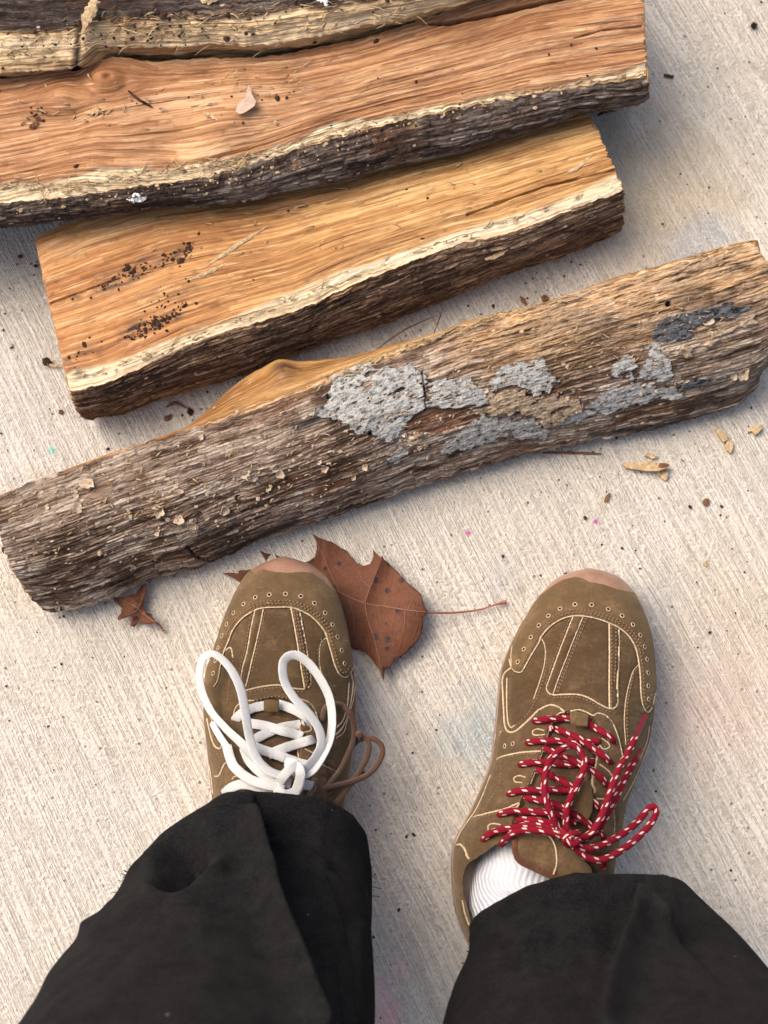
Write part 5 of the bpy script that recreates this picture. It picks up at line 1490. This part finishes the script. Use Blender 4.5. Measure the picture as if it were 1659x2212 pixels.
# side seams: a raised double ridge down the front of the left leg and along the right hem
bt = BVHTree.FromPolygons([tuple(v) for v in GL.reshape(-1, 3).tolist()], grid_faces(GL.shape[0], GL.shape[1], True).reshape(-1, 4).tolist())
for ln in ([(668, 1880), (695, 1960), (722, 2060), (735, 2140), (742, 2215)], [(700, 1890), (728, 1970), (752, 2060), (766, 2140), (775, 2215)]):
    pts_ = []
    for x, y in spline(ln, 60):
        h = hit(bt, x, y)
        if h[0] is not None: pts_.append(np.array(h[0]) + np.array([0, .0002, .0002]))
    if len(pts_) > 8: tube_obj('seam', [(np.array(pts_), dict(r=.0009, lump=.3))], MT['trouser'], legL, ns=6)

# frayed hem threads
def threads(G, j0, j1, n, seed, L=.0032):
    rr = random.Random(seed); mb = MB(); m = G.shape[1]
    for _ in range(n):
        j = int((j0 + (j1 - j0) * rr.random()) * m) % m
        i = rr.randint(0, 5)
        p0 = G[i, j]; d0 = np.array([rr.gauss(0, .5), rr.gauss(0, .5), rr.uniform(-.6, .3)])
        c = G[0].mean(0); o_ = (p0 - c); o_[2] = 0; o_ /= np.linalg.norm(o_)
        l = rr.uniform(.3, 1) * L
        s = np.linspace(0, 1, 5)[:, None]
        V, F, g = tube(p0 - o_ * .0005 + (o_ + d0) * l * s + np.array([rr.gauss(0, 1), rr.gauss(0, 1), 0]) * l * .4 * s ** 2, .00025, 3)
        mb.add(V, F, 0)
    return mb
for G, rngs, sd, pr in ((GL, [(.44, .56, 45), (-.06, .03, 16)], 5, legL), (GR, [(.5, .6, 30)], 6, legR)):
    for a_, b_, n_ in rngs:
        o = threads(G, a_, b_, n_, sd).build('hem_threads', MT['trouser'], pr); o['kind'] = 'stuff'; sd += 10

# ------------------------------------------------------------------ leaves
def leaf(name, poly, veins, zf, label, stem=None, root=None, mat='leaf', notch=None):
    s = poly
    o, v, top = patch('blade', s, zf, .0004, MT[mat], root, 5, .0)
    vs = []
    for ln, r in veins:
        q = spline(ln, 40)
        vs.append((P(q[:, 0], q[:, 1], zf(q[:, 0], q[:, 1]) + .0002), dict(r=np.linspace(r, r * .4, 40))))
    tube_obj('vein', vs, MT['vein'], root, ns=6)
    if stem: tube_obj('stem', [(spline([tuple(P(*q)) for q in stem[0]], 60), dict(r=np.interp(np.linspace(0, 1, 60), [0, .85, .93, 1], [.0008, .0006, .0011, .0014])))], MT['stem'], root, ns=8)

big = C1([(285, 343), (340, 362), (418, 410), (480, 560), (560, 700), (900, 900), (1040, 860), (1100, 800), (1150, 838), (1190, 842), (1230, 858), (1262, 895), (1290, 940), (1320, 975), (1345, 1050), (1352, 975), (1385, 965), (1400, 925), (1420, 905), (1490, 868), (1545, 810), (1590, 755), (1602, 690), (1605, 630), (1635, 600), (1612, 560), (1590, 480), (1540, 435), (1490, 395), (1440, 340), (1390, 290), (1345, 250), (1338, 228), (1325, 240), (1290, 205), (1275, 185), (1278, 235), (1255, 285), (1210, 295), (1175, 280), (1130, 235), (1100, 195), (1060, 175), (1010, 140), (965, 128), (920, 110), (878, 85), (905, 140), (908, 190), (895, 235), (850, 268), (790, 275), (700, 245), (620, 220), (570, 212), (535, 195), (560, 235), (585, 275), (500, 320), (400, 325), (395, 345), (350, 340)])
zleaf = lambda x, y: .0035 + .010 * sstep(740, 900, x) * (1 - .3 * np.sin((y - 1150) / 40)) + .0022 * np.sin(x / 23 + y / 41) - .002 * (x < 700) + .0045 * np.exp(-dline(np.asarray(x, float), np.asarray(y, float), C1([(1335, 240), (1222, 542), (1345, 1040)])) / 22)
bl = empty('oak_leaf', tuple(P(760, 1290, 0)))
tag(bl, 'large brown lobed leaf with black spots under the white-laced shoe', 'leaf')
leaf('oak_leaf', big, [(C1([(1635, 600), (1500, 585), (1350, 560), (1220, 540), (1060, 470), (900, 380), (620, 300)]), .0006), (C1([(1220, 540), (1260, 430), (1300, 330), (1335, 235)]), .0004), (C1([(1225, 545), (1240, 640), (1290, 800), (1345, 1040)]), .0004),
                       (C1([(1500, 585), (1560, 480), (1580, 470)]), .0003), (C1([(1480, 590), (1480, 700), (1440, 850)]), .0003), (C1([(1060, 470), (1000, 350), (960, 250), (885, 95)]), .0004), (C1([(1120, 500), (1150, 650), (1160, 800)]), .0003), (C1([(1350, 560), (1390, 430), (1400, 330)]), .00025), (C1([(1420, 575), (1400, 680), (1380, 850)]), .0002), (C1([(1300, 552), (1320, 650), (1330, 780)]), .0002), (C1([(1560, 592), (1570, 660), (1540, 760)]), .0002), (C1([(1450, 578), (1490, 480), (1480, 410)]), .0002), (C1([(1255, 440), (1200, 380), (1180, 300)]), .0002), (C1([(1010, 450), (920, 330), (850, 280)]), .0002), (C1([(1240, 640), (1180, 740), (1170, 830)]), .0002)],
     zleaf, '', ([(925, 1323, .014), (960, 1324, .010), (1000, 1322, .006), (1040, 1316, .004), (1070, 1306, .004), (1094, 1300, .004)],), bl)
small = CL([(745, 1085), (790, 1080), (840, 1070), (880, 1062), (905, 1035), (930, 1000), (955, 995), (955, 1040), (940, 1100), (935, 1150), (960, 1180), (1000, 1215), (1020, 1250), (960, 1255), (900, 1245), (880, 1275), (850, 1270), (855, 1235), (865, 1205), (830, 1210), (775, 1232), (765, 1215), (790, 1185), (795, 1155), (775, 1130), (745, 1105)])
zsm = lambda x, y: .004 + .004 * np.sin(x / 11) * np.cos(y / 13) + .003 * sstep(300, 330, x) + .003
sl_ = empty('oak_leaf', tuple(P(292, 1315, 0)))
tag(sl_, 'small dry reddish leaf poking out under the grey-brown barked log', 'leaf')
leaf('oak_leaf', small, [(CL([(1020, 1250), (940, 1190), (880, 1140), (780, 1090)]), .0005), (CL([(900, 1160), (935, 1080), (950, 1005)]), .0003), (CL([(900, 1165), (840, 1195), (775, 1220)]), .0003)], zsm, '',
     ([(337, 1345, .006), (346, 1352, .003), (354, 1364, .002)],), sl_, 'leaf')

# ------------------------------------------------------------------ loose chips and splinters
def sliver(name, pts, r, mat, label, cat, flat=.35, group=None, z=None, bvh=None, taper=(.3, 1, .9, .15), seed=0, ns=7, lift=None):
    q = []
    for i, p in enumerate(pts):
        if bvh is not None:
            h = hit(bvh, p[0], p[1]); zz = (h[0].z if h[0] is not None else .05) + (p[2] if len(p) > 2 else r * flat * .7)
        else: zz = p[2] if len(p) > 2 else r * flat + .0003
        q.append(tuple(P(p[0], p[1], zz)))
    n = 22; s = spline(q, n) if len(q) > 2 else spline(q, n)
    rad = np.interp(np.linspace(0, 1, n), np.linspace(0, 1, len(taper)), taper) * r
    rad = rad * (1 + .35 * fbm(np.arange(n) * .6, np.zeros(n), seed, 2))
    V, F, g = tube(s, rad, ns, flat=flat, lump=.5, seed=seed)
    o = link(name, raw_mesh(name, V, tri_of(F), {'guv': g}, smooth=False), MT[mat])
    tag(o, label, cat, group)
    return o
sliver('wood_splinter', [(441, 578), (490, 545), (540, 512), (581, 487)], .0016, 'chip', 'long pale splinter lying aslant on the golden split log', 'splinter', bvh=bvh2, seed=1)
sliver('wood_splinter', [(408, 605), (450, 588), (490, 568)], .0016, 'chip', 'short tan splinter just below the long pale one on the golden log', 'splinter', bvh=bvh2, seed=2)
sliver('wood_splinter', [(1218, 378), (1250, 360), (1283, 330)], .0014, 'chip', 'tan splinter near the right end of the golden log face', 'splinter', bvh=bvh2, seed=3)
sliver('wood_splinter', [(178, 72, .004), (190, 35, .006), (206, 0, .008)], .0042, 'chip', 'thick upright cream splinter on the pale crumbling log', 'splinter', bvh=bvh0, taper=(.15, .8, 1, .7), seed=4)
sliver('wood_splinter', [(183, 145, .002), (190, 160, .002), (196, 173, .002)], .0022, 'chip', 'small cream splinter left of the knot on the reddish log', 'splinter', bvh=bvh1, seed=5)
sliver('wood_splinter', [(185, 243), (205, 242), (226, 238)], .0016, 'chip', 'flat cream sliver below the knot on the reddish log', 'splinter', bvh=bvh1, seed=6)
sliver('wood_splinter', [(438, 242), (455, 250), (470, 259)], .0013, 'chip', 'thin cream sliver left of the papery flake on the reddish log', 'splinter', bvh=bvh1, seed=7)
sliver('twig', [(277, 196), (300, 215), (328, 231)], .0010, 'crumb', 'thin grey twig right of the knot on the reddish log', 'twig', bvh=bvh1, seed=8, flat=.9, taper=(.7, 1, 1, .6))
sliver('wood_splinter', [(1048, 560, .001), (1070, 553, .001), (1098, 539, .001)], .0020, 'chip', 'orange sliver stuck to the bark side of the golden log', 'splinter', bvh=bvh2, seed=9)
sliver('wood_splinter', [(98, 782, .004), (115, 790, .003), (137, 786, .002)], .0010, 'chip', 'pale sliver poking from the left end of the golden log', 'splinter', seed=10)
sliver('bark_chip', [(92, 776, .003), (103, 782, .003), (112, 784, .002)], .0032, 'crumb', 'dark crumb of bark by the left end of the golden log', 'bark chip', flat=.6, seed=11)
def chip(name, poly, z, th, mat, label, cat, tilt=(0, 0)):
    cx_, cy_ = np.mean([q[0] for q in poly]), np.mean([q[1] for q in poly])
    rj = random.Random(int(cx_ * 7 + cy_)); p2 = []
    for a_, b_ in zip(poly, poly[1:] + poly[:1]):
        p2.append(a_); p2.append(((a_[0] + b_[0]) / 2 + rj.gauss(0, .9), (a_[1] + b_[1]) / 2 + rj.gauss(0, .9)))
    o, v, t = patch(name, p2, lambda x, y: z + th + tilt[0] * (x - cx_) * .0003 + tilt[1] * (y - cy_) * .0003, th, MT[mat], None, 3.0, .0004)
    o.data.polygons.foreach_set('use_smooth', [False] * len(o.data.polygons))
    return tag(o, label, cat)
G6 = lambda pts: [(1206.9 + .2725 * x, 877.8 + .2725 * y) for x, y in pts]
chip('wood_chip', G6([(505, 455), (560, 442), (690, 438), (780, 445), (850, 450), (880, 465), (868, 485), (800, 510), (700, 512), (610, 500), (530, 485)]), .003, .0022, 'chip', 'largest tan wood chip on the concrete below the right end of the barked log', 'wood chip', (.1, .3))
chip('bark_tip', G6([(800, 450), (850, 450), (880, 465), (866, 488), (830, 492), (790, 480)]), .0055, .0012, 'chipb', 'reddish brown bark bit on the tip of the largest tan chip', 'bark chip')
chip('wood_chip', G6([(775, 515), (810, 505), (860, 520), (872, 545), (850, 590), (815, 565)]), .0005, .0016, 'chip', 'short stubby chip tucked under the largest tan chip', 'wood chip')
chip('wood_chip', G6([(682, 390), (705, 366), (740, 372), (785, 400), (740, 415)]), .0005, .0020, 'chip', 'small tan chip just above the largest tan chip', 'wood chip')
chip('wood_chip', G6([(1240, 185), (1260, 172), (1300, 200), (1335, 235), (1335, 268), (1310, 285), (1280, 250), (1255, 215)]), .0005, .0022, 'chip', 'elongated tan chip under the right end of the barked log', 'wood chip', (0, .2))
chip('wood_chip', G6([(1335, 275), (1370, 270), (1385, 320), (1365, 372), (1330, 350), (1320, 320)]), .0005, .0020, 'chip', 'stubby orange chip touching the elongated one', 'wood chip')
chip('wood_chip', G6([(1500, 205), (1540, 160), (1600, 140), (1615, 160), (1590, 205), (1560, 225), (1535, 195)]), .0005, .0026, 'chip', 'curled pale chip farthest right on the concrete', 'wood chip', (.3, .3))
chip('bark_chip', G6([(360, 750), (370, 715), (405, 680), (412, 700), (395, 745), (370, 755)]), .0004, .0012, 'chipb', 'brown teardrop-shaped bud scale above the magenta chalk fleck', 'bark chip')
chip('bark_chip', G6([(1145, 765), (1160, 730), (1190, 735), (1195, 770), (1165, 790)]), .0004, .0014, 'chipb', 'rust brown bark crumb right of the tear-shaped scale', 'bark chip')
chip('bark_chip', G6([(195, 878), (215, 868), (230, 885), (215, 898)]), .0004, .0012, 'crumb', 'dark crumb beside the magenta chalk fleck', 'bark chip')
chip('bark_chip', G6([(38, 1325), (60, 1312), (78, 1325), (62, 1342)]), .0004, .0016, 'crumb', 'dark crumb touching the toe of the red-laced shoe', 'bark chip')
chip('bark_chip', G6([(1148, 1240), (1162, 1222), (1182, 1245), (1170, 1272), (1152, 1265)]), .0003, .0010, 'chip', 'orange crumb at the right above the red-laced shoe', 'wood chip')
chip('papery_flake', [(508, 240), (515, 222), (530, 210), (533, 196), (537, 184), (543, 190), (543, 203), (553, 218), (548, 230), (530, 242), (518, 246)], .1035, .0006, 'flake', 'translucent pinkish papery flake on the reddish log', 'flake', (.1, .2))
sliver('pine_needle', [(1172, 978, .001), (1230, 978, .001), (1299, 980, .001)], .0009, 'chipb', 'thin reddish needle on the concrete below the barked log', 'needle', flat=.7, seed=21, taper=(.6, 1, 1, .6))
sliver('bark_chip', [(1434, 162, .001), (1455, 166, .001)], .0013, 'crumb', 'small dark stick on the concrete right of the top logs', 'bark chip', seed=22, taper=(1, 1, 1, 1))
sliver('bark_chip', [(1624, 52, .002), (1633, 58, .002)], .0024, 'crumb', 'square dark crumb in the upper right corner of the concrete', 'bark chip', seed=23, flat=.8, taper=(.9, 1, 1, .8))
sliver('bark_chip', [(1291, 250, .002), (1308, 240, .006), (1330, 240, .003)], .0018, 'chipb', 'forked brown bark bit sticking out where the two split logs meet', 'bark chip', seed=24)
sliver('bark_chip', [(358, 880, .001), (380, 870, .002), (408, 884, .001)], .0012, 'chipb', 'curved thin bark strip on the concrete between golden and barked logs', 'bark chip', seed=25)
sliver('bark_chip', [(355, 908, .001), (372, 895, .002)], .0019, 'chipb', 'brown seed-like bark bit below the curved bark strip', 'bark chip', seed=26)
sliver('bark_chip', [(404, 890, .001), (418, 888, .001)], .0030, 'crumb', 'black bark lump right of the curved bark strip', 'bark chip', seed=27, flat=.7)
sliver('bark_chip', [(127, 893, .001), (136, 886, .001)], .0018, 'chipb', 'brown bark bit on the concrete left of the golden log end', 'bark chip', seed=28)
sliver('bark_chip', [(38, 555, .001), (50, 553, .001)], .0018, 'chipb', 'brown bark bit left of the upper left corner of the golden log', 'bark chip', seed=29)
sliver('bark_chip', [(1168, 648, .001), (1186, 642, .001)], .0030, 'chipb', 'reddish bark lump on the concrete behind the barked log', 'bark chip', seed=30, flat=.7)
sliver('bark_chip', [(1124, 640, .001), (1138, 660, .001)], .0016, 'chipb', 'thin bark bit left of the reddish lump behind the barked log', 'bark chip', seed=31)
sliver('bark_chip', [(1492, 600, .001), (1499, 612, .001)], .0001, 'chipb', 'tiny bark speck above the barked log near its right end', 'bark chip', seed=32) if False else None
sliver('grass_blade', [(800, 765, .001), (870, 715, .010), (945, 680, .002)], .0006, 'chipb', 'thin dry straw between the golden and barked logs', 'straw', seed=33, flat=.8)
sliver('grass_blade', [(930, 738, .008), (945, 700, .012), (956, 668, .002)], .0005, 'chipb', 'short straw crossing the longer one behind the barked log', 'straw', seed=34, flat=.8)
sliver('bark_chip', [(5, 1182, .03), (18, 1192, .028)], .003, 'crumb', 'dark bark shred at the left end of the barked log', 'bark chip', seed=35, flat=.5)
for i, (x, y, n_) in enumerate([(296, 432, 26), (75, 266, 12), (450, 1, 20), (700, 1, 16)]):
    rr = random.Random(90 + i); mb = MB(); bb = (bvh1, bvh1, bvh0, bvh0)[i]
    for _ in range(n_):
        h = hit(bb, x + rr.gauss(0, 9), y + rr.gauss(0, 6))
        if h[0] is None: continue
        V, F = crumb_geo(rr, rr.uniform(.0008, .0024)); mb.add(V + np.array(h[0]) + [0, 0, .001], F, 0)
    o = mb.build(('lichen_tuft', 'bark_tuft', 'fluff_clump', 'fluff_clump')[i], MT[('fluff', 'chipb', 'chip', 'fluff')[i]], (log1, log1, log0, log0)[i], smooth=False)
    if o: o['kind'] = 'stuff'

# fine debris over the concrete
o = crumbs('fine_crumbs', None, None, [(1300, 1150, 40, 260, 180, .2), (1400, 950, 40, 180, 60, .3), (300, 900, 40, 200, 60, .3), (1150, 620, 30, 120, 30, .3), (1500, 500, 30, 120, 220, 0), (200, 1600, 14, 180, 250, 0), (1550, 1700, 20, 80, 300, 0), (900, 1450, 12, 60, 200, 0), (850, 1900, 20, 40, 150, 0), (40, 700, 14, 30, 150, 0), (150, 1480, 16, 120, 60, 0)], MT['crumb'], (.0004, .0011), seed=51)
